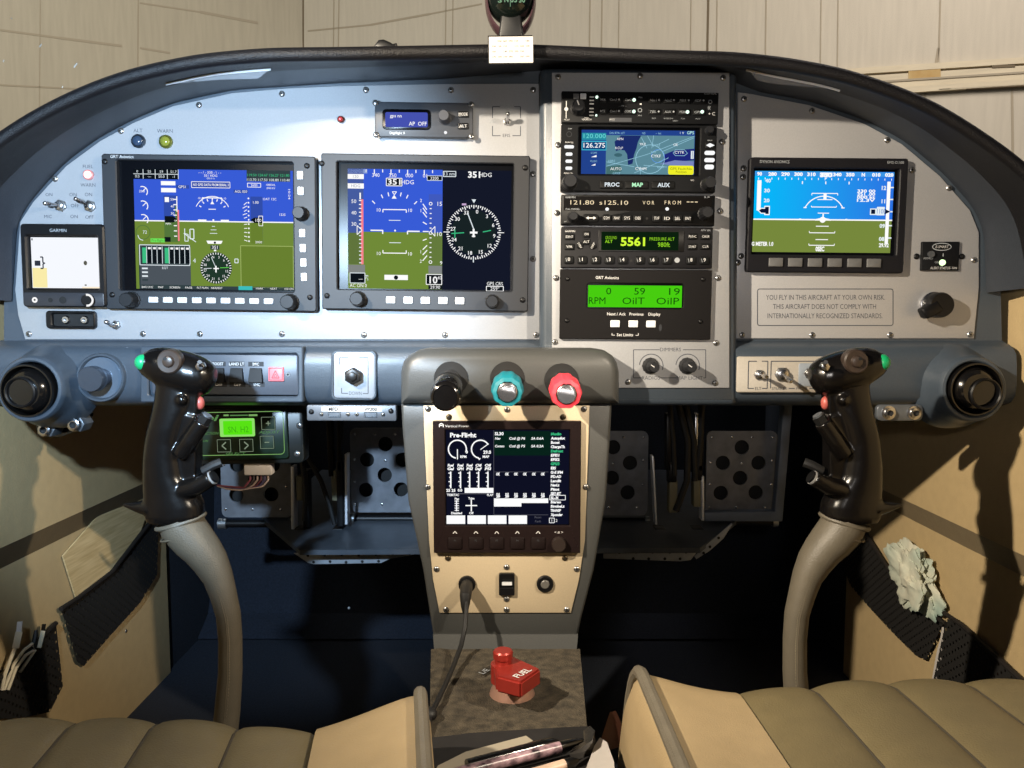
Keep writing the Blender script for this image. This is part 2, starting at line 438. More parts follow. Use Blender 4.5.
# top deck behind the rim: from the rim forward
mb = MB(); r0 = []; r1 = []; r2 = []
for i in range(NA + 1):
    a = R(6.3 + 168.7 * i / NA); rad = Vector((math.cos(a), 0, math.sin(a))); q = gl_point(a, 1.0) + rad * 0.008; q2 = gl_point(a, 0.0) + rad * 0.014
    r0.append(gl(q)); r1.append(gl(Vector((q2.x, 0.01, q2.z)))); r2.append(gl(Vector((q2.x * 0.94, 0.78, 0.60 + (q2.z - 0.55) * 0.70))))
v = [mb.loop3(x) for x in (r0, r1, r2)]
mb.bridge(v[0], v[1], LEATH, False); mb.bridge(v[1], v[2], LEATH, False)
mb.build('top_deck', gs)
SLOTL = mat('slot_light_pale', (150, 153, 158), 0.15, 0.0, 0.05, 80, coat=1.0)  # pale gloss painted for light showing through gaps in the underside
SLOTLB = mat('slot_light_edge', (235, 236, 238), 0.2, 0.0)
for a0, a1, rv in ((143.0, 131.2, 0), (49.6, 37.8, 1)):
    mb = MB(); n = 24; lo = []; hi = []
    for i in range(n + 1):
        k = i / n; a = R(a0 + (a1 - a0) * k); wd = 0.26 * math.sin(math.pi * min(1, 0.02 + 0.55 * (k if not rv else 1 - k) + 0.0)) * (min(1, (1 - k) * 5) if not rv else min(1, k * 5))
        base = 0.53
        rin = Vector((-math.cos(a), 0, -math.sin(a))) * 0.0012
        lo.append(gl(gl_point(a, base - wd) + rin)); hi.append(gl(gl_point(a, base) + rin))
    x, y = mb.loop3(lo), mb.loop3(hi); mb.bridge(x, y, SLOTL, False)
    mb.tube(hi, 0.0011, SLOTLB, 6)
    tag(mb.build('slot_gap_light', gs), 'pale sliver painted for light showing through a slot in the underside')

panel = empty('instrument_panel', 'grey moulded instrument panel with raised centre stack and rounded lower ledge', 'panel', (0, 0, 0.5))
PI_ = Matrix.Translation(-panel.location)
def pl(p): return PI_ @ p
mb = MB()
bpts = [(x, y) for x, y in [(4, 345), (4, 305), (10, 240)] + [(A_GL[i][0], A_GL[i][1]) for i in range(2, len(A_GL) - 3)] + [(996, 236), (1000, 262), (1002, 345)]]
mb.slab([pl(P(x, y, 0.0)) for x, y in bpts], (0, 0.006, 0), GREY)
# right-hand cheek beside the plate
mb.build('panel_board', panel)
def ledge(x0, x1, name):
    mb = MB()
    prof = [(340.5, 0.0), (343, -0.006), (345.5, -0.013), (348, -0.018), (354, -0.0225), (365, -0.0235), (385, -0.0235), (396, -0.021), (402, -0.015), (405, -0.004), (405.5, 0.03)]
    A, B = [], []
    for row, Y in prof:
        z = P(512, row, Y).z; xa, xb = P(x0, row, 0).x, P(x1, row, 0).x
        A.append(pl(Vector((xa, Y, z)))); B.append(pl(Vector((xb, Y, z))))
    a, b = mb.loop3(A), mb.loop3(B); mb.bridge(a, b, GREY, False)
    a2 = mb.loop3([pl(Vector((P(x0, 340, 0).x, 0.03, P(512, 340, 0).z))), pl(Vector((P(x1, 340, 0).x, 0.03, P(512, 340, 0).z)))])
    mb.face(a + [a2[0]], GREY); mb.face(b + [a2[1]], GREY)
    mb.build(name, panel)
ledge(-1, 548, 'lower_ledge'); ledge(730, 1002, 'lower_ledge')
# raised centre stack housing
fr = (640, 236, scl(640, 236, -0.022)); o = P(640, 236, -0.022)
class Fr:
    def __init__(s, px, py, Y): s.fr = (px, py, scl(px, py, Y), scl(px, py, Y) / ray(px, py).y); s.o = P(px, py, Y); s.Y = Y
    def mb(s, parent, zoom=None):
        m = MB(s.fr, zoom); Y = s.Y; pl_ = parent.location
        m.L = lambda x, y, d: P(x, y, Y) - pl_ + Vector((0, -d * .001, 0))
        return m
f = Fr(640, 236, -0.022)
mb = f.mb(panel); mb.box(540, 67, 738, 406, -24, 0, GREY, 6, 6); mb.build('stack_housing', panel)
# vent bosses
for cx, sgn in ((31, -1), (973, 1)):
    f = Fr(cx, 389, -.046); mb = f.mb(panel)
    mb.lathe(cx, 389, [(46, -46), (43, -30), (38, -20), (35, -14), (34, -4), (33, 0), (31.5, 2), (29, 2.5), (27.5, 1), (27, -6), (27, -16)], GREY, 48)
    mb.build('vent_boss', panel)
# cup round the left knob, frame round the rocker panel, frame round the up/down plate
f = Fr(102, 377, -0.0235); mb = f.mb(panel)
mb.lathe(102, 377.5, [(25, -8), (24.5, 2.5), (23.5, 4), (22, 4), (21, 2.5), (20.5, 0.3)], GREY, 40); mb.build('knob_cup', panel)
f = Fr(223, 374, -0.0235); mb = f.mb(panel)
mb.ring(rr(142, 346, 304, 402, 2), rr(150, 353.5, 299, 396, 3), -6, 4, GREY, 1.2); mb.build('recess_frame', panel)
f = Fr(354, 375, -0.0235); mb = f.mb(panel)
mb.ring(rr(331.5, 350, 377, 400, 6), rr(334, 352.5, 374.5, 398, 5), -6, 2.5, GREY, 0.8); mb.build('recess_frame', panel)

# faceplates
def plate(name, label, pts, Y0, th, m, screws, px, py, extra=None):
    t = T(name, label, 'faceplate', px, py, Y0, face=th)
    t.exact = True; mb = t.mb(); mb.prism(pts, 0, th, m, 0.5)
    if extra: extra(mb, th + 0.1)
    mb.build('face', t.o)
    first = None
    for x, y in screws:
        mb = MB((0, 0, t.fr[2])); mb.screw(0, 0, 3.0, 0)
        if first is None:
            o = mb.build('screw', t.o); first = o
        else:
            mb.bm.free(); o = first.copy(); S.collection.objects.link(o); o.parent = t.o
        o.location = t.plane_point(x, y, th)
    return t
def left_ink(mb, d):
    I = INK
    for s, x, y, c in (('ALT', 138, 130.5, 3.6), ('WARN', 165, 131, 3.6), ('FUEL', 88, 166.5, 3.4), ('WARN', 88, 185, 3.4), ('ON', 73, 194.5, 3.4), ('ON', 49, 194.5, 3.2), ('OFF', 75, 205.5, 3.4), ('ON', 74, 216.5, 3.4), ('MIC', 48, 216.5, 3.2), ('ON', 88.5, 194.5, 3.4), ('OFF', 89.5, 217, 3.4)):
        mb.text(s, x, y, c, d, I)
    # bracket round the selector toggle
    for x0, y0, x1, y1 in ((492.5, 106.7, 500, 106.7), (514, 106.7, 520.5, 106.7), (492.5, 106.7, 492.5, 118), (492.5, 126, 492.5, 135.7), (520.5, 106.7, 520.5, 118), (520.5, 126, 520.5, 135.7), (492.5, 135.7, 500.5, 135.7), (512.5, 135.7, 520.5, 135.7)):
        mb.line(x0, y0, x1, y1, 0.9, d, I)
    mb.text('GNS430', 507, 106.7, 3.2, d, INKG); mb.text('EFIS', 506.5, 135.5, 3.2, d, I); mb.text('AP', 492.5, 121.6, 3.4, d, INKG); mb.text('OFF', 520.5, 121.6, 3.4, d, INKG)
LP = [(25, 339.5), (18, 315), (15, 290), (20, 222), (33, 202), (66, 166), (100, 141), (133, 123), (173, 106), (232, 93), (285, 88.5), (339, 86), (440, 84), (541, 83.5), (541, 339.5)]
left_plate = plate('left_faceplate', 'large silver faceplate on the left holding the two blue and green displays', LP, 0.0, 2.0, SILVER,
    [(121, 131), (199, 105), (282, 94), (366, 90), (451, 90), (533, 90), (533, 174), (533, 259), (536, 335), (445, 335), (364, 335), (282, 334), (200, 334), (143, 334), (29, 334), (55, 179)], 280, 215, left_ink)
def stack_ink(mb, d):
    z = (545, 200, 3.84); q = lambda x, y: (z[0] + x / z[2], z[1] + y / z[2])
    def ln(a, b, c, e): mb.line(*q(a, b), *q(c, e), 0.8, d, INK)
    for a in ((340, 575, 440, 575), (530, 575, 617, 575), (340, 575, 340, 683), (617, 575, 617, 683), (340, 683, 372, 683), (440, 683, 505, 683), (608, 683, 617, 683)): ln(*a)
    mb.text('DIMMERS', *q(482, 574), 3.6, d, INK); mb.text('RADIOS', *q(407, 683), 3.6, d, INK); mb.text('MAP LIGHT', *q(556, 683), 3.6, d, INK)
    for cx in (408, 548):
        x, y = q(cx, 637); mb.arc(x, y, 11.8, -175, 20, 0.9, d, INK)
SP = [(552, 72.5), (729.5, 72.5), (729.5, 388), (552, 388)]
stack_plate = plate('radio_faceplate', 'tall silver faceplate in the centre holding the column of radios', SP, -0.022, 1.8, SILVER,
    [(558, 77), (640, 76), (723, 78), (558, 145), (722, 142), (557, 213), (720, 211), (556, 278), (718, 278), (555, 342), (716, 343), (628, 382), (715, 383)], 640, 230, stack_ink)
def right_ink(mb, d):
    mb.pline(rr(757.5, 289, 893, 325.5, 2, 3), 0.9, d, INK, True)
    mb.text('YOU FLY IN THIS AIRCRAFT AT YOUR OWN RISK.', 825.5, 297.3, 4.9, d, INK, w=119)
    mb.text('THIS AIRCRAFT DOES NOT COMPLY WITH', 824.5, 306.5, 4.9, d, INK, w=103)
    mb.text('INTERNATIONALLY RECOGNIZED STANDARDS.', 825, 315.8, 4.9, d, INK, w=115)
RP = [(738, 92), (752, 94), (809, 105), (865, 124), (902, 144), (940, 176), (970, 210), (979, 232), (979, 288), (974, 338.5), (736, 338.5)]
RPW = mat('silver_paint_right', (172, 172, 174), 0.42, 0.25, 0.05, 900)
right_plate = plate('right_faceplate', 'silver faceplate on the right engraved with a fly-at-your-own-risk notice', RP, 0.0, 2.0, RPW,
    [(887, 140), (949, 188), (743, 177), (741, 256), (974, 260), (970, 334.5), (890, 335), (812, 335), (742, 335), (812, 111), (744, 99)], 850, 220, right_ink)
# ============================================================ INSTRUMENTS
SKYM = em('screen_sky', (56, 92, 214)); GNDM = em('screen_ground', (112, 138, 56)); NAVY = em('screen_navy', (20, 24, 40)); 
SDK = em('screen_dark', (52, 66, 70)); SGRN = em('screen_green', (60, 190, 130)); SLIME = em('screen_lime', (110, 230, 90)); SWHT = em('screen_soft_white', (230, 240, 245))
SPINK = em('screen_pink', (250, 130, 140)); SDGN = em('screen_dim_green', (84, 118, 60)); SDBL = em('screen_dim_blue', (50, 78, 170)); SOLV = em('screen_olive', (104, 128, 48)); SBLK = em('screen_black', (14, 20, 26)); SCYN = em('screen_cyan', (60, 190, 190))
GLASSB = mat('screen_black_glass', (7, 8, 12), 0.25, 0, 0.05, 50, spec=.12)
def screws(t, pts, d, r=3.2, m=None):
    first = None
    for x, y in pts:
        if first is None:
            mb = MB((0, 0, t.fr[2])); mb.screw(0, 0, r, 0, m); o = first = mb.build('screw', t.o)
        else:
            o = first.copy(); S.collection.objects.link(o); o.parent = t.o
        o.location = t.plane_point(x, y, d) if t.exact else ((x - t.fr[0]) * t.fr[2], -d * 0.001, -(y - t.fr[1]) * t.fr[3])
def knob(t, x, y, r, d0, d1, m=KNOB, name='knob', wob=0.03, wn=14, ptr=None, n=42, r2=None):
    mb = t.mb(); mb.lathe(x, y, [(r * 1.12, d0), (r * 1.12, d0 + 2), (r, d0 + 2.5), ((r2 or r * 0.92), d1 - 1), ((r2 or r * 0.92) * 0.88, d1)], m, n, wob, wn)
    if ptr: mb.line(x, y, x + ptr[0], y + ptr[1], 1.2, d1 + 0.1, INKW)
    return mb.build(name, t.o)
def buttons(t, cs, w_, h_, d0, d1, m, name='button', r=1.0, labels=None, cap=3, lm=None):
    for i, (x, y) in enumerate(cs):
        mb = t.mb(); mb.box(x - w_ / 2, y - h_ / 2, x + w_ / 2, y + h_ / 2, d0, d1, m, r, 0.5)
        if labels: mb.text(labels[i], x, y, cap, d1 + 0.15, lm or INKW, w=min(w_ * 0.85, len(labels[i]) * cap * 0.85))
        mb.build(name, t.o)

# --- left display
t = T('flight_display', 'left of two big grey-bezelled flight displays, with white buttons down its right edge', 'display', 209.5, 233, -0.002, 0.75, 9, 'large flight displays')
D = 9
mb = t.mb(); mb.ring(rr(103.3, 155.5, 316, 311, 3), rr(118, 161.5, 293.5, 291.5, 2), 0, D, BEZEL, 1.0, 3)
mb.text('GRT Avionics', 124, 158.3, 3.0, D + 0.1, INKW, w=23); mb.build('bezel', t.o)
mb = t.mb((115, 155, 5.12)); B = 3.0; e = 0.12
mb.rect(10, 20, 918, 700, B, GLASSB)
mb.rect(88, 72, 905, 338, B + e, SKYM); mb.rect(88, 338, 905, 690, B + e, GNDM); mb.rect(88, 334, 905, 340, B + 2 * e, WHITE)
L1, L2, L3, L4 = B + 2 * e, B + 3 * e, B + 4 * e, B + 5 * e
mb.rect(88, 72, 318, 124, L1, SBLK); mb.line(88, 98, 318, 98, 3, L2, SWHT)
for x in (138, 200, 262, 318): mb.line(x, 74, x, 122, 3, L2, SWHT)
for i, s_ in enumerate(('0', '55', '59', '51.7')): mb.text(s_, 108 + 62 * i, 85, 13, L2, SWHT)
for i, s_ in enumerate(('0.0', '---', '50.0', '-1')): mb.text(s_, 108 + 62 * i, 110, 13, L2, SWHT)
mb.rect(228, 133, 302, 154, L1, WHITE); mb.rect(228, 168, 304, 190, L1, WHITE)
mb.rect(305, 152, 372, 170, L1, SDBL); mb.text('GPS1', 336, 161, 13, L2, WHITE)
mb.rect(240, 206, 310, 445, L1, SDBL); mb.rect(240, 340, 318, 445, L2, SDGN); mb.line(308, 210, 308, 290, 5, L3, WHITE)
mb.rect(310, 280, 318, 440, L3, SPINK); mb.rect(298, 260, 310, 440, L2, SDGN)
for i in range(8): mb.line(290, 226 + 27 * i, 306, 226 + 27 * i, 5, L3, WHITE)
for y, s_ in ((226, '50'), (262, '40'), (298, '30')): mb.text(s_, 284, y, 12, L3, WHITE)
mb.rect(246, 215, 268, 240, L3, WHITE)
mb.poly([(244, 312), (288, 312), (308, 328), (288, 345), (244, 345)], L3, SBLK); mb.text('MPH', 262, 352, 10, L3, WHITE); mb.rect(240, 420, 272, 445, L3, SBLK)
mb.rect(168, 428, 242, 448, L3, SLIME); mb.text('Pre-flight', 205, 438, 12, L4, SDGN)
mb.text('- - / - 330 - \\ - -', 480, 86, 13, L2, WHITE); mb.text('351 HDG', 484, 102, 12, L2, WHITE); mb.text('GPS 0 kt', 484, 116, 8, L2, SWHT)
mb.rect(385, 134, 582, 164, L1, SDBL); mb.box_line(385, 134, 582, 164, 3, L2, WHITE); mb.text('NO GPS2 DATA FROM SERIAL 3', 484, 149, 12, L2, WHITE, w=182, off=0.01)
mb.rect(600, 172, 674, 190, L1, SDBL); mb.text('AGL 020', 638, 181, 12, L2, WHITE)
mb.rect(668, 72, 892, 128, L1, SDK)
for r_, y in ((('118.50', '124.67', '126.27', '121.50'), 96),): mb.text('119.50 124.67 126.27 121.80', 780, y, 13, L2, SGRN, w=215)
mb.text('113.70 117.50 108.80 110.40', 780, 120, 13, L2, SWHT, w=220)
mb.box_line(672, 138, 740, 158, 3, L2, WHITE); mb.text('2600', 706, 148, 12, L2, WHITE); mb.text('108550L', 792, 145, 10, L2, WHITE); mb.text('000 KV', 792, 162, 10, L2, WHITE)
mb.text('OAT 12C', 785, 218, 12, L2, WHITE); mb.text('1235', 850, 297, 12, L2, WHITE); mb.text('10:24', 886, 192, 11, L2, WHITE, rot=90, w=52)
# gauges at left
for cy_, r_, m_ in ((188, 26, WHITE), (262, 26, WHITE), (332, 26, WHITE)):
    mb.arc(132, cy_, r_, -110, 40, 5, L2, m_); mb.line(132, cy_, 150, cy_ - 18, 4, L2, m_)
mb.text('20.0', 130, 186, 12, L3, WHITE); mb.arc(130, 397, 36, 0, 360, 4, L2, SDGN, 24); mb.text('72', 140, 396, 16, L3, SWHT); mb.arc(130, 412, 26, 90, 180, 4, L3, SWHT)
# attitude marks
mb.arc(490, 300, 92, 205, 335, 4, L2, WHITE, 20)
for a in range(-150, -29, 20): mb.line(490 + 66 * math.cos(R(a)), 296 + 66 * math.sin(R(a)), 490 + 78 * math.cos(R(a)), 296 + 78 * math.sin(R(a)), 5, L2, WHITE)
mb.line(438, 216, 540, 216, 5, L3, WHITE); mb.line(438, 216, 438, 234, 4, L3, WHITE); mb.line(540, 216, 540, 234, 4, L3, WHITE); mb.text('10', 424, 218, 10, L3, WHITE); mb.text('10', 556, 218, 10, L3, WHITE)
mb.poly([(480, 248), (500, 248), (490, 230)], L3, WHITE); mb.line(470, 274, 508, 274, 4, L3, WHITE)
mb.line(415, 332, 458, 332, 9, L3, WHITE); mb.line(532, 332, 574, 332, 9, L3, WHITE); mb.disc(494, 330, 5, L3, WHITE)
for y, w_ in ((362, 16), (380, 30), (398, 38)): mb.line(494 - w_ / 2, y, 494 + w_ / 2, y, 3, L3, SWHT)
# altitude tape at right
mb.rect(686, 206, 748, 448, L1, SDBL); mb.rect(686, 340, 748, 448, L2, SOLV)
for i in range(11): mb.disc(676, 216 + 22 * i, 4.5, L3, WHITE, 8)
mb.text('1.00', 714, 236, 13, L3, WHITE); mb.text('2000', 726, 440, 12, L3, WHITE); mb.poly([(684, 326), (702, 316), (702, 338)], L3, SBLK); mb.rect(702, 314, 746, 342, L3, SBLK); mb.text('100', 726, 328, 16, L4, WHITE); mb.box_line(728, 306, 748, 356, 3, L4, WHITE)
for i in range(5):
    mb.line(652 - 6 * (i % 2), 250 + 17 * i, 668, 236 + 19 * i, 3.5, L3, WHITE); mb.line(652, 430 - 20 * i, 668, 436 - 22 * i, 3.5, L3, WHITE)
# engine bars
mb.rect(104, 462, 372, 672, L1, SDK); mb.box_line(110, 462, 368, 566, 4, L2, SWHT); mb.rect(112, 568, 372, 668, L2, em('screen_slate', (76, 84, 92)))
for i in range(9):
    x = 134 + 27 * i + (8 if i > 3 else 0); g_ = i in (0, 4)
    mb.rect(x - 10, 476, x + 10, 556, L3, SGRN if g_ else SBLK); mb.line(x + 12, 470, x + 12, 558, 3, L3, SWHT)
    if not g_: mb.rect(x - 7, 474, x + 7, 484, L4, WHITE)
for i in range(4): mb.rect(120, 580 + 20 * i, 150, 588 + 20 * i, L3, SWHT if i < 3 else SDK)
mb.text('EGT', 240, 580, 12, L3, SWHT)
# HSI
mb.disc(503, 577, 82, L1, em('screen_hsi', (34, 56, 44)), 36)
for i in range(36):
    a = R(i * 10); mb.line(503 + 80 * math.cos(a), 577 + 80 * math.sin(a), 503 + 70 * math.cos(a), 577 + 70 * math.sin(a), 4, L2, WHITE)
for i, s_ in enumerate(('N', '3', '6', '9', '12', '15', 'S', '21', '24', '27', '30', '33')):
    a = R(i * 30 - 90 - 14); mb.text(s_, 503 + 58 * math.cos(a), 577 + 58 * math.sin(a), 12, L2, WHITE)
mb.line(480, 522, 503, 577, 3, L2, SWHT); mb.line(440, 581, 480, 579, 3, L2, SWHT); mb.line(524, 576, 570, 574, 3, L2, SLIME); mb.line(503, 566, 503, 600, 7, L3, WHITE); mb.line(490, 580, 518, 580, 6, L3, WHITE)
mb.rect(476, 460, 522, 482, L2, SDK); mb.text('351', 499, 470, 16, L3, WHITE); mb.poly([(456, 436), (540, 436), (532, 452), (464, 452)], L3, WHITE); mb.disc(500, 446, 6, L4, SBLK); mb.rect(494, 482, 506, 490, L2, WHITE)
mb.text('4', 392, 540, 22, L2, SWHT); mb.box_line(601, 529, 618, 549, 4, L2, SWHT)
mb.pline([(345, 375), (345, 440), (362, 440), (362, 405), (340, 400), (402, 444)], 4, L2, SWHT); mb.box_line(372, 378, 392, 428, 5, L2, SWHT)
mb.rect(630, 460, 905, 672, L1, SOLV); mb.box_line(632, 460, 903, 676, 3, L2, em('screen_line', (170, 190, 110)))
mb.rect(105, 672, 905, 690, L2, SDK)
for s_, x in (('BARO 29.92', 146), ('MAP', 215), ('SCREEN', 288), ('PAGE', 360), ('FLT PLAN', 432), ('NEAREST', 506)): mb.text(s_, x, 681, 10, L3, WHITE, w=min(58, len(s_) * 9))
mb.rect(618, 670, 690, 690, L3, SCYN)
for s_, x in (('MARK', 728), ('NEXT', 800), ('HSI ON', 880)): mb.text(s_, x, 681, 10, L3, WHITE)
mb.build('screen', t.o)
buttons(t, [(300.8, 174.5), (301.2, 190), (302.4, 232), (302.9, 247), (303.4, 261.5), (303.8, 276)], 6, 8.2, D, D + 1.5, BTN)
buttons(t, [(x, 301.0) for x in (152, 166.6, 181, 195.7, 210, 224.6, 239, 253.5, 268)], 9.5, 5.8, D, D + 1.5, BTN)
knob(t, 302, 213, 6.6, D, D + 14); knob(t, 130.5, 301.5, 7.6, D, D + 14); knob(t, 290, 301.5, 7.6, D, D + 14)
screws(t, [(307.5, 165), (309.5, 296.5), (107, 163.5), (110.5, 296.5)], D, 2.8, BLACK)

# --- right of the pair
t = T('flight_display', 'right of two big grey-bezelled flight displays, its screen split between horizon and black compass', 'display', 425, 233, -0.002, 0.75, 9, 'large flight displays')
mb = t.mb(); mb.ring(rr(321.5, 155, 529, 311, 2), rr(337, 163, 513, 290.5, 1.5), 0, D, BEZEL, 1.0, 3); mb.build('bezel', t.o)
mb = t.mb((310, 140, 4.084)); B = 3.0
mb.rect(100, 88, 836, 622, B, GLASSB); L1, L2, L3, L4 = B + e, B + 2 * e, B + 3 * e, B + 4 * e
mb.rect(150, 118, 538, 375, L1, SKYM); mb.rect(150, 375, 538, 610, L1, GNDM); mb.rect(538, 118, 820, 610, L1, NAVY)
mb.rect(150, 118, 214, 510, L2, em('screen_tape', (70, 92, 160))); mb.rect(150, 380, 214, 510, L3, em('screen_tape_low', (96, 116, 60))); mb.rect(150, 120, 230, 137, L2, em('screen_tab', (140, 160, 210)))
mb.rect(150, 140, 216, 160, L3, WHITE); mb.rect(150, 178, 216, 199, L3, WHITE); mb.text('120', 183, 150, 12, L4, em('screen_txt', (150, 160, 180))); mb.text('HDG', 183, 188, 12, L4, MATS['screen_txt'])
mb.rect(204, 243, 214, 510, L4, SPINK); mb.rect(198, 216, 204, 243, L4, WHITE)
for i in range(17): mb.line(196, 248 + 16 * i, 206, 248 + 16 * i, 4, L4 + e, WHITE if i < 8 else SWHT)
for s_, y in (('50', 251), ('40', 298), ('30', 344)): mb.text(s_, 175, y, 15, L4, WHITE)
mb.pline([(188, 350), (188, 388), (208, 369)], 3, L4, WHITE, True)
for i in range(9): mb.line(225 + 34 * i, 120, 225 + 34 * i, 132 + 8 * (i % 2), 4, L2, WHITE)
for s_, x in (('340', 265), ('350', 334), ('000', 402), ('01', 466)): mb.text(s_, x, 143, 15, L2, WHITE)
mb.rect(308, 155, 372, 186, L2, SBLK); mb.box_line(308, 155, 372, 186, 3, L3, WHITE); mb.text('351', 340, 170, 22, L4, WHITE, w=52, off=0.02); mb.text('HDG', 395, 170, 17, L3, WHITE)
mb.rect(475, 143, 536, 162, L2, SBLK); mb.box_line(475, 143, 536, 162, 2, L3, SWHT); mb.text('3200', 505, 153, 12, L3, WHITE)
for a in (-135, -115, -102, -78, -65, -45): mb.line(342 + 130 * math.cos(R(a)), 340 + 130 * math.sin(R(a)), 342 + 114 * math.cos(R(a)), 340 + 114 * math.sin(R(a)), 4, L2, WHITE)
mb.poly([(330, 238), (350, 238), (340, 222)], L2, WHITE); mb.pline([(332, 210), (350, 210), (341, 222)], 3, L2, WHITE, True)
for y, sg in ((283, 1), (462, -1)):
    mb.line(294, y, 390, y, 4, L2, WHITE); mb.line(294, y, 294, y + 12 * sg, 4, L2, WHITE); mb.line(390, y, 390, y + 12 * sg, 4, L2, WHITE); mb.text('10', 277, y + 2, 14, L2, WHITE); mb.text('10', 406, y + 2, 14, L2, WHITE)
mb.line(318, 327, 366, 327, 3, L2, SWHT); mb.line(320, 419, 368, 419, 3, L2, SWHT)
mb.line(243, 369, 295, 369, 5, L2, WHITE); mb.line(293, 369, 293, 383, 5, L2, WHITE); mb.line(395, 371, 445, 371, 5, L2, WHITE); mb.line(395, 371, 395, 384, 5, L2, WHITE); mb.disc(344, 369, 4, L2, WHITE, 10); mb.line(458, 371, 482, 371, 4, L2, WHITE)
mb.rect(482, 218, 536, 512, L2, em('screen_alt', (64, 90, 190))); mb.rect(482, 376, 536, 512, L3, em('screen_alt_low', (100, 122, 60))); mb.rect(482, 512, 538, 545, L3, em('screen_grey', (130, 134, 132))); mb.rect(150, 512, 220, 545, L3, MATS['screen_grey'])
for i in range(13):
    y = 257 + 20 * i; big = i in (0, 6, 12)
    (mb.arc(490, y, 6, 0, 360, 3, L4, WHITE, 10) if big else mb.line(486, y, 494, y, 4, L4, WHITE))
mb.pline([(508, 350), (508, 390), (490, 370)], 3, L4, WHITE, True); mb.text('15', 527, 257, 17, L4, WHITE); mb.text('10', 527, 381, 17, L4, WHITE); mb.text('9', 534, 500, 15, L4, WHITE)
for x0, y0, x1, y1 in ((458, 258, 474, 282), (458, 274, 474, 297), (458, 292, 474, 313), (458, 332, 474, 342), (458, 408, 474, 402), (458, 446, 476, 428), (458, 468, 476, 448), (458, 492, 476, 470)): mb.line(x0, y0, x1, y1, 4, L2, WHITE)
for s_, y in (('2', 244), ('1', 286), ('1', 455), ('2', 494)): mb.text(s_, 450, y, 13, L2, WHITE)
mb.rect(300, 552, 397, 573, L2, WHITE); mb.disc(348, 563, 9, L3, SBLK, 16)
mb.rect(158, 546, 220, 588, L4, SBLK); mb.box_line(158, 546, 220, 588, 3, L4 + e, SWHT); mb.text('---', 202, 570, 12, L4 + e, WHITE); mb.text('AC ON 0', 192, 598, 14, L4, WHITE, w=70); mb.text('EC', 226, 566, 14, L4, SWHT, rot=90)
mb.rect(473, 548, 537, 590, L4, SBLK); mb.box_line(473, 548, 537, 590, 3, L4 + e, WHITE); mb.text('10', 503, 571, 28, L4 + e, WHITE, off=0.02); mb.text('40', 528, 562, 13, L4 + e, WHITE); mb.rect(482, 592, 538, 609, L4, SBLK); mb.text('29.90', 510, 601, 13, L4 + e, WHITE)
mb.box_line(541, 124, 592, 145, 3, L2, SWHT); mb.text('13 nm', 566, 134, 13, L2, SWHT); mb.text('351', 667, 136, 24, L2, WHITE, w=50, off=0.03); mb.text('HDG', 713, 136, 17, L2, WHITE)
mb.disc(667, 372, 92, L2 - 0.05, em('screen_rose', (24, 34, 36)), 40)
for i in range(72):
    a = R(i * 5); r1_ = 112; r0_ = 98 if i % 2 == 0 else 104
    mb.line(667 + r1_ * math.cos(a), 372 + r1_ * math.sin(a), 667 + r0_ * math.cos(a), 372 + r0_ * math.sin(a), 4, L2, WHITE)
for i, s_ in enumerate(('0', '3', '6', '9', '12', '15', '18', '21', '24', '27', '30', '33')):
    a = R(i * 30 - 90 + 9); mb.text(s_, 667 + 86 * math.cos(a), 372 + 86 * math.sin(a), 15, L2, WHITE, off=0.01)
mb.line(641, 292, 667, 358, 4, L3, SWHT); mb.line(575, 378, 628, 374, 4, L3, SGRN); mb.line(590, 362, 590, 396, 4, L3, SGRN); mb.line(705, 370, 738, 363, 4, L3, SGRN); mb.line(667, 358, 667, 392, 8, L3, WHITE); mb.line(652, 373, 683, 373, 8, L3, WHITE); mb.line(660, 388, 674, 388, 5, L3, WHITE)
mb.line(543, 372, 556, 372, 3, L3, WHITE); mb.line(778, 372, 792, 372, 3, L3, WHITE); mb.poly([(658, 237), (676, 237), (667, 252)], L3, SWHT); mb.line(667, 478, 667, 496, 4, L3, SWHT); mb.rect(618, 254, 636, 262, L3, em('screen_bug', (200, 170, 210)))
mb.rect(722, 572, 792, 614, L2, SBLK); mb.box_line(722, 594, 792, 614, 3, L3, WHITE); mb.text('GPS CRS', 757, 583, 14, L3, WHITE, w=66); mb.text('259°', 757, 604, 14, L3, WHITE)
mb.build('screen', t.o)
zz = lambda x, y: (310 + x / 4.084, 140 + y / 4.084)
buttons(t, [zz(x, 657) for x in (330, 402, 473, 545, 614)], 9.2, 7, D, D + 1.5, BTN)
knob(t, *zz(198, 655), 7.2, D, D + 13); knob(t, *zz(748, 658), 6.5, D, D + 13)
screws(t, [zz(50, 103), zz(875, 110), zz(68, 643), zz(872, 650)], D, 2.8, BLACK)

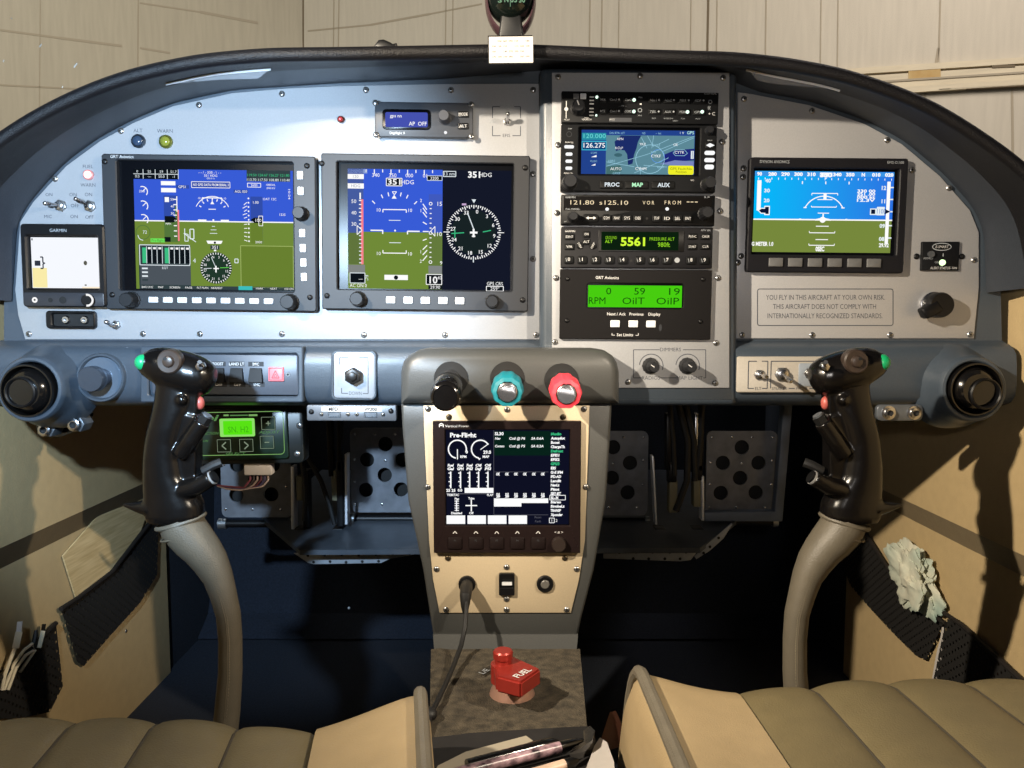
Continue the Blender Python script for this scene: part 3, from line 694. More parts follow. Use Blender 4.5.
# --- portable moving-map unit at the far left
t = T('gps_unit', 'small black portable unit with a glowing white screen at the left end of the panel', 'gps', 62, 265, -0.002, 0.4, 12)
zm = (10, 150, 3.84); D = 12
mb = t.mb(zm); mb.ring(rr(42, 284, 364, 604, 14), rr(66, 330, 338, 534, 6), 0, D, BLACK, 1.5, 6); mb.text('GARMIN', 190, 309, 12, D + .1, INKG); mb.build('case', t.o)
mb = t.mb(zm); mb.rect(60, 322, 345, 540, 6, GLASSB); mb.rect(70, 334, 336, 530, 6.2, em('screen_page', (246, 249, 255)))
mb.rect(72, 452, 128, 528, 6.3, em('screen_yellow', (250, 236, 170))); SI = em('screen_ink', (50, 56, 70))
mb.rect(82, 424, 104, 444, 6.4, SI); mb.pline([(104, 410), (114, 410), (114, 432), (122, 434), (114, 436), (114, 454), (104, 454)], 5, 6.4, SI); mb.disc(278, 432, 7, 6.4, em('screen_mark', (90, 90, 80)), 10, 9); mb.rect(73, 338, 78, 346, 6.4, SI); mb.rect(272, 515, 280, 520, 6.4, MATS['screen_mark']); mb.rect(262, 524, 336, 530, 6.4, em('screen_peach', (255, 240, 215)))
mb.build('screen', t.o)
mb = t.mb(zm); mb.box(48, 548, 358, 600, D - .2, D + 1, mat('bar_grey', (44, 45, 50), 0.4), 8, .5); mb.build('button_bar', t.o)
mb = t.mb(zm); mb.disc(92, 577, 11, D + 1.2, WHITE, 18); mb.disc(92, 577, 4, D + 1.3, GLASSB, 10); mb.build('power_light', t.o)
mb = t.mb(zm); mb.lathe(300, 577, [(24, D + 1), (23, D + 5), (20, D + 6)], BLACK, 24); mb.arc(304, 577, 21, -100, 100, 8, D + 6.2, WHITE); mb.build('knob', t.o)
mb = t.mb(zm); mb.disc(200, 577, 14, D + 1.3, DARKM, 16); mb.disc(152, 577, 9, D + 1.3, DARKM, 16); mb.build('sensor', t.o)

# --- jack panel and small toggle under it
t = T('jack_socket', 'small black two-socket jack panel below the white-screened portable unit', 'socket', 71, 319.5, -0.002, 0.5, 3)
mb = t.mb(zm); mb.ring(rr(140, 618, 330, 686, 14), rr(164, 628, 322, 676, 8), 0, 5, BLACK, 1, 1); mb.rect(160, 624, 326, 680, 1, DARKM); mb.build('housing', t.o)
for x in (214, 286):
    mb = t.mb(zm); mb.lathe(x, 652, [(16, 1), (16, 3), (12, 4.5), (6, 4.5), (6, 2)], STEEL, 18); mb.build('jack', t.o)
def toggle(name, label, px, py, Y, dx, dy, L_=14, r=6.0, group='toggle switches on the panel', plate_m=None, roll=0):
    t = T(name, label, 'switch', px, py, Y, roll, 2, group)
    mb = t.mb(); mb.prism(circ(px, py, r, 6, a0=.3), 0, 2.6, SCREW, 0.4); mb.lathe(px, py, [(r * .68, 2.6), (r * .68, 5.2), (r * .5, 5.8)], STEEL, 16); mb.build('bushing', t.o)
    mb = t.mb(); s_ = t.fr[2]
    p0 = mb.L(px, py, 5); p1 = p0 + Vector((dx * s_, -L_ * .001, -dy * s_)); pts = [p0.lerp(p1, k / 5) for k in range(6)]
    mb.tube(pts, [.0012, .0014, .0017, .002, .0024, .0018], STEEL, 10); mb.ball(p1, .0022, STEEL, 10); mb.build('lever', t.o)
    return t
PLF = -0.002
toggle('toggle_switch', 'chrome toggle just under the small white-screened unit, its lever up', 115.5, 325, PLF, -3, -3, 9, 4.6)
toggle('toggle_switch', 'chrome toggle above the white-screened unit, lever pointing left', 60, 205.5, PLF, -6, 0, 12, 6.2)
toggle('toggle_switch', 'chrome toggle touching the big left display, lever pointing up and left', 89.3, 206, PLF, -6, -5, 10, 6.2)
toggle('toggle_switch', 'tiny chrome toggle in a square engraved bracket beside the centre stack', 507, 121.5, PLF, 1, -4, 10, 4.0)

# --- lamps
def indicator(label, px, py, r, m, bez, lens_d=5, name='indicator_lamp'):
    t = T(name, label, 'lamp', px, py, PLF, 0, 2, 'indicator lamps on the left faceplate')
    mb = t.mb(); mb.lathe(px, py, [(r, 0), (r, 2.2), (r * .8, 3), (r * .72, 2.4)], bez, 22); mb.build('rim', t.o)
    mb = t.mb(); mb.lathe(px, py, [(r * .72, 2), (r * .7, 3.4), (r * .5, 4.6), (r * .2, 5.2)], m, 18); mb.build('lens', t.o)
indicator('round unlit dark blue indicator lamp at upper left of the panel', 138, 141, 7, mat('lens_blue', (46, 62, 84), 0.2), mat('rim_dark', (52, 60, 70), .3, .6))
indicator('round yellow-green indicator lamp at upper left of the panel', 165.5, 141.5, 6.8, mat('lens_amber', (120, 124, 48), 0.15), mat('rim_olive', (96, 100, 40), .3, .5))
indicator('glowing pink-white warning lamp at the left of the panel', 88, 174.7, 5.2, em('lens_lit', (255, 205, 205), 2.2), mat('rim_pink', (200, 130, 130), .35, .2))
indicator('small dark red lamp left of the autopilot control', 340.7, 119.3, 3.6, mat('lens_red', (150, 40, 40), 0.2), mat('rim_brown', (70, 40, 40), .4, .3))

# --- autopilot head
t = T('autopilot_control', 'small dark grey control head with blue text screen at the top of the panel', 'autopilot', 424, 120, PLF, 0.6, 8)
zm = (360, 90, 5.69); D = 8
outer = [(112, 68), (612, 70), (642, 98), (642, 246), (606, 270), (112, 268), (84, 244), (84, 96)]
mb = t.mb(zm); mb.prism(outer, 0, D, mat('ap_grey', (50, 53, 59), .5, 0, .06, 800), .8); mb.text('Digiflight II', 212, 246, 14, D + .1, INKW); mb.build('case', t.o)
mb = t.mb(zm); mb.box(128, 112, 402, 228, D, D + 1.2, GLASSB, 22, .4); mb.prism(rr(145, 130, 386, 214, 10), D + 1.2, D + 1.3, em('lcd_blue', (70, 82, 176))); mb.text('gps nn', 205, 150, 18, D + 1.45, WHITE, off=.01); mb.text('AP  OFF', 330, 194, 22, D + 1.45, WHITE, w=102, off=.01); mb.build('screen', t.o)
knob(t, 360 + 482 / 5.69, 90 + 160 / 5.69, 6.0, D, D + 13, mat('ap_knob', (58, 60, 66), .45), wob=0.02)
mb = t.mb(zm); mb.disc(487, 241, 9, D + .2, WHITE, 14); mb.build('status_light', t.o)
buttons(t, [(360 + 588 / 5.69, 90 + 137 / 5.69), (360 + 588 / 5.69, 90 + 204 / 5.69)], 10.4, 6.2, D, D + 1.5, BLACK, labels=['MODE', 'ALT'], cap=3)
screws(t, [(360 + x / 5.69, 90 + y / 5.69) for x, y in ((88, 76), (632, 80), (92, 258), (634, 262))], D * 0 + 8.0, 3.0)

# ---------------------------------------------------------- centre stack
SF = -0.0238
LEDG = em('led_green_white', (225, 255, 235), 1.5); LEDGH = em('led_green', (30, 110, 60), 1.0)
t = T('audio_panel', 'black audio selector panel, topmost in the centre stack, with green-lit buttons', 'radio', 640, 107.5, SF, .6, 6, 'radios in the centre stack')
zm = (560, 88, 6.4); D = 6
mb = t.mb(zm); mb.box(10, 24, 1014, 228, 0, D, RADIO, 6, .8)
mb.text('PILOT', 46, 208, 9, D + .1, INKW); mb.line(40, 88, 40, 200, 5, D + .1, INKW); mb.disc(40, 140, 13, D + .15, INKW, 10)
for y in (62, 84, 106, 136, 158, 180): mb.rect(188, y - 5, 216, y + 3, D + .1, INKW)
mb.text('SQUELCH', 172, 205, 10, D + .1, INKW); mb.text('PUSH', 172, 195, 8, D + .1, INKW); mb.text('- - TX - -', 402, 116, 9, D + .1, INKG); mb.rect(318, 192, 460, 218, D + .1, mat('dim_label', (60, 62, 66), .5)); mb.text('PTT', 336, 206, 14, D + .2, INKW)
for s_, x in (('SPKR', 602), ('INTERCOM', 695), ('PLAY', 790), ('MUTE', 885)): mb.text(s_, x, 193, 8, D + .1, INKG)
mb.text('CREW', 740, 208, 8, D + .1, INKG); mb.text('GMA', 960, 32, 9, D + .1, INKG, w=80); mb.text('((', 955, 120, 20, D + .1, INKG); mb.text('+ C', 972, 160, 20, D + .1, INKW); mb.text('MKR', 514, 60, 9, D + .1, INKG); mb.arc(960, 84, 11, 0, 360, 3, D + .1, INKG); mb.arc(512, 142, 12, 0, 360, 4, D + .1, INKG); mb.rect(510, 98, 522, 108, D + .1, INKW); mb.text('SENS', 512, 176, 8, D + .1, INKG)
mb.build('case', t.o)
mb = t.mb(zm); mb.box(84, 42, 120, 76, D, D + 1, BTNG, 4, .3); mb.box(128, 40, 166, 76, D, D + 1, BTN, 4, .3); mb.build('key', t.o)
knob(t, 560 + 114 / 6.4, 88 + 136 / 6.4, 6.6, D, D + 13, ptr=(-1.8, -4.6))
lit = {'Com2', 'COM2', 'MON', 'GPS'}
for row, y in (((('MKR', 273), ('Com1', 350), ('Com2', 445), ('Nav1', 605), ('Nav2', 700), ('MKR', 795), ('ADF', 890)), 78), ((('ICS', 273), ('Com1', 350), ('COM2', 445), ('TEL', 605), ('AUX', 700), ('MON', 795), ('GPS', 890)), 152)):
    for s_, x in row:
        mb = t.mb(zm); w_ = 40 if s_ in ('MKR', 'ICS') and x < 300 else 78
        mb.box(x - w_ / 2, y - 20, x + w_ / 2, y + 20, D, D + 1, mat('key_black', (12, 13, 14), .5, spec=.15), 5, .3); mb.text(s_, x - (10 if w_ > 50 else 0), y, 15, D + 1.1, INKG, w=min(42, w_ * .8), slant=.15)
        if w_ > 50 and s_ not in lit: mb.disc(x + 26, y - 1, 6, D + 1.15, INKG, 10)
        mb.build('key', t.o)
for x, y, r_ in ((472, 79, 11), (472, 153, 11), (815, 152, 11), (909, 150, 11), (234, 63, 9), (232, 180, 7)):
    mb = t.mb(zm); mb.lathe(x, y, [(r_, D + .5), (r_, D + 1.6), (r_ * .5, D + 2)], LEDG, 12); mb.build('indicator_light', t.o)

t = T('navigator', 'black moving-map navigator with blue map screen in the centre stack', 'radio', 639.5, 160, SF, .5, 8, 'radios in the centre stack')
D = 8
mb = t.mb(zm); mb.ring(rr(6, 236, 1000, 666, 8), rr(118, 252, 895, 560, 10), 0, D, RADIO, .8, 4)
for s_, x, y, c in (('COM', 60, 265, 8), ('PUSH SQ', 58, 352, 9), ('PUSH C/V', 55, 550, 9), ('GPS', 850, 588, 9), ('MENU', 955, 332, 8)): mb.text(s_, x, y, c, D + .1, INKW if c > 8 else INKG)
mb.disc(172, 642, 9, D + .1, DARKM, 12); mb.arc(56, 300, 16, 0, 360, 4, D + .1, BEZEL)
mb.build('case', t.o)
mb = t.mb(zm); B = 4; L1, L2, L3, L4 = [B + .12 * i for i in (1, 2, 3, 4)]
mb.rect(110, 245, 905, 568, B, GLASSB)
mb.rect(138, 265, 865, 548, L1, em('map_blue', (34, 66, 140))); mb.rect(296, 298, 862, 548, L2, em('map_teal', (92, 136, 150)))
MW = em('map_dark', (28, 44, 104))
mb.poly([(390, 300), (520, 300), (500, 340), (492, 380), (478, 420), (468, 480), (440, 488), (432, 420), (415, 395), (385, 392), (360, 400), (350, 340)], L3, MW)
mb.poly([(670, 420), (740, 390), (862, 380), (862, 455), (800, 460), (740, 455), (690, 470), (660, 480)], L3, em('map_deep', (30, 40, 120)))
mb.poly([(640, 480), (740, 456), (862, 462), (862, 500), (760, 490)], L3, em('map_lilac', (120, 132, 190)))
mb.poly([(300, 500), (390, 490), (400, 530), (330, 548), (300, 548)], L3, em('map_green', (70, 110, 110)))
mb.disc(375, 425, 26, L3, em('map_green2', (60, 100, 110)), 14, 12)
MLN = em('map_line', (150, 200, 220))
for a in ((300, 498, 560, 420), (560, 420, 862, 300), (300, 470, 480, 500), (520, 310, 560, 380), (600, 298, 590, 380), (540, 490, 690, 500), (560, 300, 600, 370), (660, 400, 860, 310), (480, 540, 700, 440), (520, 500, 520, 548), (620, 360, 700, 320)): mb.line(*a, 3, L4, MLN)
mb.arc(580, 450, 92, 0, 360, 4, L4, MLN, 32); mb.arc(630, 430, 42, 0, 360, 3, L4, em('map_line_blue', (90, 150, 240)), 20)
mb.rect(140, 284, 296, 330, L2, em('map_freq', (40, 140, 160))); mb.text('120.000', 222, 304, 28, L3, em('map_freq_txt', (110, 220, 215)), w=142); mb.rect(140, 336, 298, 396, L3, em('map_freq2', (70, 190, 215))); mb.rect(144, 342, 294, 391, L3 + .05, em('map_freq3', (14, 70, 120))); mb.text('126.275', 220, 364, 30, L4 + .1, WHITE, w=138, off=.01)
mb.text('COM', 218, 412, 12, L2, MLN); mb.poly([(200, 440), (236, 440), (236, 426)], L2, WHITE); mb.text('VLOC', 218, 466, 12, L2, MLN); mb.poly([(202, 494), (230, 494), (230, 482)], L2, WHITE)
for s_, x, y, c in (('DIS BTK n/T', 366, 284, 13), ('GS', 536, 284, 13), ('-- kts', 630, 284, 12), ('APN', 385, 322, 15), ('KCLP', 380, 380, 15), ('YKZ', 530, 354, 15), ('CYYZ', 618, 360, 14), ('OE', 742, 356, 15), ('YKZ', 600, 404, 13), ('CYKF', 618, 430, 18), ('CYTR', 768, 405, 17), ('KBUF', 650, 502, 13), ('CYHM', 522, 512, 18), ('AUTO', 362, 514, 18), ('CXYZ', 366, 542, 13), ('KBRS', 334, 464, 14)): mb.text(s_, x, y, c, L4 + .1, WHITE if c > 14 else MLN)
mb.pline([(728, 410), (742, 388), (800, 388), (820, 410), (800, 426), (742, 426)], 3, L4, MLN, True)
mb.text('GPS', 836, 278, 19, L2, em('map_gps', (190, 240, 225)), off=.01); mb.text('1 V', 782, 280, 15, L2, SWHT); mb.rect(842, 395, 860, 446, L4, SWHT); mb.line(851, 398, 851, 444, 3, L4 + .1, MW)
mb.prism(rr(698, 490, 862, 548, 12), L4, L4 + .1, em('map_yellow', (240, 240, 40))); mb.text('GPS Fault:No', 780, 510, 15, L4 + .25, em('map_ink', (110, 110, 20)), w=140); mb.text('Position', 782, 530, 15, L4 + .25, MATS['map_ink'])
mb.build('screen', t.o)
for y, w_ in ((381, 62), (428, 44), (473, 44), (518, 44)):
    mb = t.mb(zm); mb.box(57 - w_ / 2, y - 10, 57 + w_ / 2, y + 10, D, D + 1.2, WHITE, 9, .3); mb.build('lit_key', t.o)
for y, w_, h_ in ((364, 48, 18), (412, 66, 26), (458, 66, 26), (502, 58, 30)):
    mb = t.mb(zm); 
    if y == 364: mb.poly([(930, 364), (956, 350), (986, 364), (956, 378)], D + 1, WHITE); mb.box(926, 344, 990, 384, D, D + .9, RADIO, 6, .3)
    else: mb.box(956 - w_ / 2, y - h_ / 2, 956 + w_ / 2, y + h_ / 2, D, D + 1.2, WHITE, 12, .3)
    mb.build('lit_key', t.o)
for s_, x, m_ in (('PROC', 335, SWHT), ('MAP', 498, em('map_key', (190, 255, 205))), ('AUX', 666, SWHT)):
    mb = t.mb(zm); mb.box(x - 78, 596, x + 70, 646, D, D + 1.2, mat('key_black', (12, 13, 14), .5, spec=.15), 8, .4); mb.text(s_, x, 621, 25, D + 1.35, m_, off=.03); mb.build('soft_key', t.o)
for x, y, r_ in ((62, 612, 52), (944, 616, 44)): knob(t, 560 + x / 6.4, 88 + y / 6.4, r_ / 6.4 * .9, D, D + 15, wob=.03, wn=18)
knob(t, 560 + 948 / 6.4, 88 + 270 / 6.4, 4, D, D + 6, name='volume_knob'); 

t = T('radio_transceiver', 'slim black radio with amber frequency digits, under the map navigator in the centre stack', 'radio', 637.5, 211, SF, .4, 7, 'radios in the centre stack')
zm = (558, 190, 6.4); D = 7; AMB = em('amber_digits', (255, 232, 190), 1.0)
mb = t.mb(zm); mb.box(20, 32, 1004, 226, 0, D, RADIO, 5, .8); mb.rect(36, 42, 985, 134, D + .08, mat('amber_window', (9, 7, 6), .4, spec=.1))
mb.text('GARMIN', 78, 50, 12, D + .2, INKG); mb.text('SL 30', 950, 42, 11, D + .2, INKG); mb.text('PULL MEM/SEL', 94, 125, 10, D + .2, INKG)
mb.text('121.80', 154, 82, 27, D + .2, AMB, w=152); mb.text('s125.10', 356, 82, 27, D + .2, AMB, w=184); mb.text('V O R', 578, 81, 24, D + .2, AMB, w=74); mb.text('F R O M', 733, 79, 24, D + .2, AMB, w=104)
for x in (832, 857, 884): mb.rect(x - 10, 72, x + 8, 77, D + .2, AMB)
mb.disc(314, 124, 12, D + .25, WHITE, 12, 11); mb.disc(698, 120, 12, D + .25, WHITE, 12, 11); mb.disc(570, 182, 8, D + .1, DARKM, 12); mb.text('vol', 46, 205, 9, D + .1, INKG)
mb.build('case', t.o)
KB = mat('key_black', (12, 13, 14), .5, spec=.15)
mb = t.mb(zm); mb.box(158, 156, 258, 208, D, D + 1.3, KB, 18, .4); mb.line(190, 182, 230, 182, 6, D + 1.4, INKW); mb.poly([(178, 182), (196, 172), (196, 192)], D + 1.45, INKW); mb.poly([(244, 182), (226, 172), (226, 192)], D + 1.45, INKW); mb.build('flip_key', t.o)
for s_, x in (('COM', 310), ('NAV', 376), ('SYS', 442), ('OBS', 510), ('T/F', 630), ('ID', 698), ('SEL', 765), ('ENT', 832)):
    mb = t.mb(zm); mb.box(x - 29, 157, x + 29, 207, D, D + 1.3, KB, 16, .4); mb.text(s_, x, 181, 19, D + 1.45, INKW, w=36); mb.build('key', t.o)
knob(t, 558 + 93 / 6.4, 190 + 178 / 6.4, 4.8, D, D + 13); knob(t, 558 + 935 / 6.4, 190 + 150 / 6.4, 6.0, D, D + 15, wob=.04)

t = T('transponder', 'black transponder with green 5561 code and numbered keys in the centre stack', 'radio', 637, 247.5, SF, .3, 7, 'radios in the centre stack')
GY = em('code_lime', (214, 255, 60), 1.0); GG = em('code_green', (150, 220, 40), .9)
mb = t.mb(zm); mb.box(20, 238, 990, 500, 0, D, mat('radio_grey', (24, 24, 27), .5, 0, .08, 500, spec=.15), 6, .8); mb.box(258, 258, 806, 396, D, D + .5, BLACK, 6, .3); mb.rect(276, 268, 770, 386, D + .6, em('code_window', (12, 32, 14)))
mb.text('GARMIN', 76, 266, 12, D + .2, INKW); mb.text('GTX 330', 942, 256, 11, D + .2, INKG)
mb.text('GROUND', 338, 306, 19, D + .75, GG, w=74); mb.text('ALT', 324, 330, 19, D + .75, GG, off=.02); mb.text('5561', 478, 331, 52, D + .75, GY, w=156, off=.03); mb.text('PRESSURE ALT', 664, 313, 20, D + .75, GG, w=160); mb.text('980ft', 676, 349, 29, D + .75, GG, w=78, off=.01)
mb.disc(470, 453, 9, D + .2, DARKM, 10); mb.disc(764, 448, 17, D + .2, INKG, 14)
mb.build('case', t.o)
for s_, x, y, w_ in (('IDENT', 72, 302, 62), ('VFR', 72, 366, 62), ('ON', 180, 285, 44), ('ALT', 180, 333, 44), ('FUNC', 858, 296, 62), ('CRSR', 942, 296, 62), ('START', 858, 362, 62), ('CLR', 942, 360, 62)):
    mb = t.mb(zm); mb.box(x - w_ / 2, y - 20, x + w_ / 2, y + 20, D, D + 1.2, KB, 6, .4); mb.text(s_, x, y, 15, D + 1.35, INKW, w=min(48, 13 * len(s_))); mb.build('key', t.o)
for s_, x, rot in (('STBY', 138, 60), ('OFF', 222, -60)):
    mb = t.mb(zm); mb.prism(circ(x, 358, 22, 12), D, D + 1.2, KB, .4); mb.text(s_, x, 358, 14, D + 1.35, INKW, rot=rot, w=40); mb.build('key', t.o)
for s_, x in (('0', 70), ('1', 156), ('2', 243), ('3', 331), ('4', 417), ('5', 525), ('6', 611), ('7', 700), ('8', 853), ('9', 938)):
    mb = t.mb(zm); mb.box(x - 32, 424, x + 30, 476, D, D + 1.3, KB, 12, .4); mb.text(s_, x, 446, 22, D + 1.45, INKW, off=.01); mb.line(x - 20, 438, x - 14, 462, 3, D + 1.45, INKG); mb.build('number_key', t.o)

t = T('engine_monitor', 'black engine monitor with bright green text display, lowest in the centre stack', 'gauge', 636, 304.5, SF, .4, 5)
zm = (545, 200, 3.84); D = 5; NK = em('lcd_ink', (22, 84, 12))
mb = t.mb(zm); mb.ring(rr(57, 268, 639, 535, 3), rr(160, 320, 532, 417, 14), 0, D, mat('monitor_black', (17, 15, 15), .5, 0, .06, 500, spec=.15), .6, 2)
for s_, x, y, c in (('GRT Avionics', 237, 299, 11), ('Next / Ack', 275, 438, 11), ('Previous', 352, 438, 11), ('Display', 421, 438, 11), ('Set Limits', 309, 518, 11)): mb.text(s_, x, y, c, D + .1, INKW, off=.012)
mb.pline([(259, 512), (259, 520), (270, 520)], 2, D + .1, INKW); mb.pline([(361, 512), (361, 520), (350, 520)], 2, D + .1, INKW); mb.disc(445, 490, 6, D + .1, BEZEL, 10, 14)
mb.build('case', t.o)
mb = t.mb(zm); mb.prism(rr(156, 316, 536, 421, 12), 1, 2.2, GLASSB); mb.rect(166, 328, 527, 412, 2.4, em('lcd_green', (72, 205, 16)))
for s_, x, y, w_ in (('0', 245, 350, 20), ('59', 364, 350, 42), ('19', 498, 350, 42), ('RPM', 201, 387, 64), ('OilT', 341, 387, 86), ('OilP', 473, 387, 88)): mb.text(s_, x, y, 26, 2.6, NK, w=w_)
mb.build('screen', t.o)
buttons(t, [(545 + x / 3.84, 200 + 476 / 3.84) for x in (270, 340, 408)], 9.4, 7.0, D, D + 1.6, BTN, r=.8)
screws(t, [(545 + x / 3.84, 200 + y / 3.84) for x, y in ((85, 305), (604, 303), (85, 465), (598, 465))], D, 2.2, BLACK)
for lab, x in (('left of the two black dimmer knobs below the radios', 408), ('right of the two black dimmer knobs below the radios', 549)):
    px, py = 545 + x / 3.84, 200 + 638 / 3.84
    t = T('dimmer_knob', lab, 'knob', px, py, SF, 0, 4, 'dimmer knobs under the radios')
    mb = t.mb(); mb.lathe(px, py, [(8.4, 0), (8.2, 1.5), (5.6, 2.2), (5.4, 20), (4.6, 21.5)], KNOB, 32, .03, 12); mb.build('cap', t.o)
    mb = t.mb(); mb.line(px, py, px - 3.5, py - 2.5, .8, 21.7, INKW); mb.build('pointer', t.o)

# ---------------------------------------------------------- right panel
t = T('backup_display', 'black-bezelled backup display with cyan sky and green ground on the right faceplate', 'display', 828, 215.5, PLF, .5, 8)
zm = (740, 150, 5.851); D = 8
mb = t.mb(zm); mb.ring(rr(49, 47, 972, 719, 16), rr(76, 108, 925, 615, 8), 0, D, mat('backup_black', (22, 22, 26), .5, 0, .08, 600, spec=.2), 1, 3); mb.text('DYNON AVIONICS', 192, 73, 17, D + .1, INKG, w=172); mb.text('EFIS-D100', 896, 71, 15, D + .1, INKG, w=96); mb.build('bezel', t.o)
SKYG = bpy.data.materials.new('screen_sky_side'); SKYG.use_nodes = True
_n = SKYG.node_tree.nodes; _l = SKYG.node_tree.links; _n.remove(_n['Principled BSDF']); _e = _n.new('ShaderNodeEmission'); _tc = _n.new('ShaderNodeTexCoord'); _sx = _n.new('ShaderNodeSeparateXYZ'); _mr = _n.new('ShaderNodeMapRange'); _cr = _n.new('ShaderNodeValToRGB')
_mr.inputs['From Min'].default_value = -.07; _mr.inputs['From Max'].default_value = .07
_cr.color_ramp.elements[0].color = rgb((0, 186, 250)); _cr.color_ramp.elements[1].color = rgb((44, 110, 225))
_l.new(_tc.outputs['Object'], _sx.inputs[0]); _l.new(_sx.outputs[0], _mr.inputs[0]); _l.new(_mr.outputs[0], _cr.inputs[0]); _l.new(_cr.outputs[0], _e.inputs[0]); _l.new(_e.outputs[0], _n['Material Output'].inputs[0])
mb = t.mb(zm); B = 3; L1, L2, L3, L4 = [B + .12 * i for i in (1, 2, 3, 4)]
mb.rect(70, 100, 932, 622, B, GLASSB); mb.rect(88, 122, 905, 408, L1, SKYG); mb.rect(86, 408, 902, 598, L1, em('screen_ground2', (118, 136, 60))); mb.rect(88, 401, 905, 409, L2, WHITE)
mb.rect(88, 124, 905, 150, L1 + .05, em('screen_hdgband', (60, 150, 230)))
for i, s_ in enumerate(('90', '280', '290', '300', '310', '330', '340', '350', 'N', '010', '020')): mb.text(s_, 115 + 76 * i, 139, 19, L3, WHITE, w=50 if len(s_) > 2 else None, off=.05)
mb.text('330', 505, 142, 24, L4, WHITE, w=70, off=.05); mb.pline([(470, 130), (540, 130), (540, 152), (512, 152), (505, 166), (498, 152), (470, 152)], 3, L4, WHITE, True)
for i in range(21): mb.line(110 + 39 * i, 160, 110 + 39 * i, 172, 4, L2, WHITE)
for x in (368, 505, 642): mb.line(x, 180, x, 196, 6, L2, WHITE)
mb.rect(104, 176, 128, 354, L2, WHITE); mb.rect(866, 178, 886, 545, L3, WHITE)
for s_, x, y in (('40', 166, 178), ('30', 162, 236), ('20', 162, 294)): mb.text(s_, x, y, 20, L2, SWHT, w=34, off=.04)
mb.poly([(112, 354), (130, 338), (150, 338), (150, 326), (182, 326), (182, 380), (150, 380), (150, 372), (130, 372)], L3, WHITE); mb.poly([(118, 354), (132, 343), (154, 343), (154, 332), (176, 332), (176, 374), (156, 374), (156, 367), (132, 367)], L4, em('screen_navy2', (10, 20, 50)))
mb.line(426, 250, 578, 250, 5, L2, WHITE); mb.line(504, 250, 504, 285, 18, L2, WHITE); mb.line(460, 286, 548, 286, 5, L2, WHITE); mb.line(426, 250, 426, 262, 4, L2, WHITE); mb.line(578, 250, 578, 262, 4, L2, WHITE)
mb.arc(500, 390, 124, 207, 333, 6, L2, WHITE, 24); mb.line(380, 334, 398, 334, 6, L2, WHITE); mb.line(602, 334, 622, 334, 6, L2, WHITE)
mb.line(426, 330, 573, 330, 5, L2, WHITE); mb.line(426, 330, 426, 322, 4, L2, WHITE); mb.line(573, 330, 573, 322, 4, L2, WHITE); mb.line(465, 366, 532, 366, 5, L2, WHITE)
mb.disc(495, 405, 18, L4, WHITE, 16); mb.poly([(450, 402), (495, 392), (545, 402), (545, 410), (450, 410)], L4, WHITE); mb.line(497, 370, 497, 392, 8, L3, WHITE); mb.disc(362, 403, 9, L3, WHITE, 8, 5); mb.disc(634, 403, 9, L3, WHITE, 8, 5)
for y, w_ in ((443, 76), (482, 150), (522, 74), (556, 150)):
    mb.line(495 - w_ / 2, y, 495 + w_ / 2, y, 5, L2, WHITE)
    if w_ > 100: mb.line(495 - w_ / 2, y, 495 - w_ / 2, y - 10, 4, L2, WHITE); mb.line(495 + w_ / 2, y, 495 + w_ / 2, y - 10, 4, L2, WHITE)
mb.text('0SEC', 486, 577, 26, L3, WHITE, w=52, off=.05); mb.text('G METER 1.0', 146, 550, 22, L3, WHITE, w=128, off=.04)
for i, s_ in enumerate(('330 00', '351 .00', '000 kt', '12.3V')): mb.text(s_, 745, 234 + 18 * i, 17, L3, WHITE, w=106, off=.03)
mb.poly([(772, 336), (812, 336), (812, 326), (858, 326), (858, 376), (812, 376), (812, 374), (772, 374)], L2, SWHT); mb.rect(778, 342, 802, 368, L4, MATS['screen_navy2']); mb.text('1100', 838, 352, 28, L4, em('screen_mid', (90, 130, 200)), w=50); mb.poly([(892, 354), (858, 338), (858, 370)], L4, MATS['screen_navy2'])
for s_, y in (('12', 215), ('11', 293), ('09', 438), ('08', 515)): mb.text(s_, 848, y, 22, L2, SWHT, off=.04)
for y in (208, 278, 350, 432, 505): mb.rect(886, y, 905, y + 8, L2, SWHT)
mb.text('29.92', 862, 552, 22, L4, WHITE, w=58, off=.04); mb.build('screen', t.o)
buttons(t, [(740 + x / 5.851, 150 + 661 / 5.851) for x in (218, 332, 448, 564, 680, 794)], 14.2, 8.8, D, D + 1.8, BTNG, r=.8)
screws(t, [(744.3, 168), (741.5, 263), (907, 262), (913.5, 168)], 0.0, 3.2)

t = T('transmitter_panel', 'small square black transmitter status plate with a bright green light on the right faceplate', 'panel', 940.7, 256, PLF, 0, 3)
zm = (730, 140, 3.483); D = 3
mb = t.mb(zm); mb.box(668, 354, 799, 455, 0, D, RADIO, 2, .5); mb.disc(736, 372, 34, D + .1, INKG, 24, 14); mb.disc(736, 372, 31, D + .2, RADIO, 24, 11); mb.text('E-SMART', 737, 372, 9, D + .3, INKW, w=46, slant=.2); mb.text('ALERT STATUS', 734, 446, 9, D + .1, INKW, w=70); mb.text('ON', 783, 446, 8, D + .1, INKW); mb.text('ARMED', 690, 412, 7, D + .1, INKG); mb.text('ON', 722, 426, 7, D + .1, INKG); mb.line(742, 395, 742, 406, 3, D + .1, INKG); mb.build('plate', t.o)
mb = t.mb(zm); mb.lathe(740, 427, [(11, D), (10, D + 1.5), (5, D + 2.2)], em('led_status', (220, 255, 190), 1.8), 14); mb.build('status_light', t.o)
mb = t.mb(zm); mb.lathe(698, 398, [(11, D), (11, D + 2.5), (6, D + 2.5)], ALUD, 14); mb.build('unlit_lamp', t.o)
screws(t, [(730 + 655 / 3.483, 140 + 405 / 3.483), (730 + 813 / 3.483, 140 + 405 / 3.483)], 0, 3.0, BLACK)
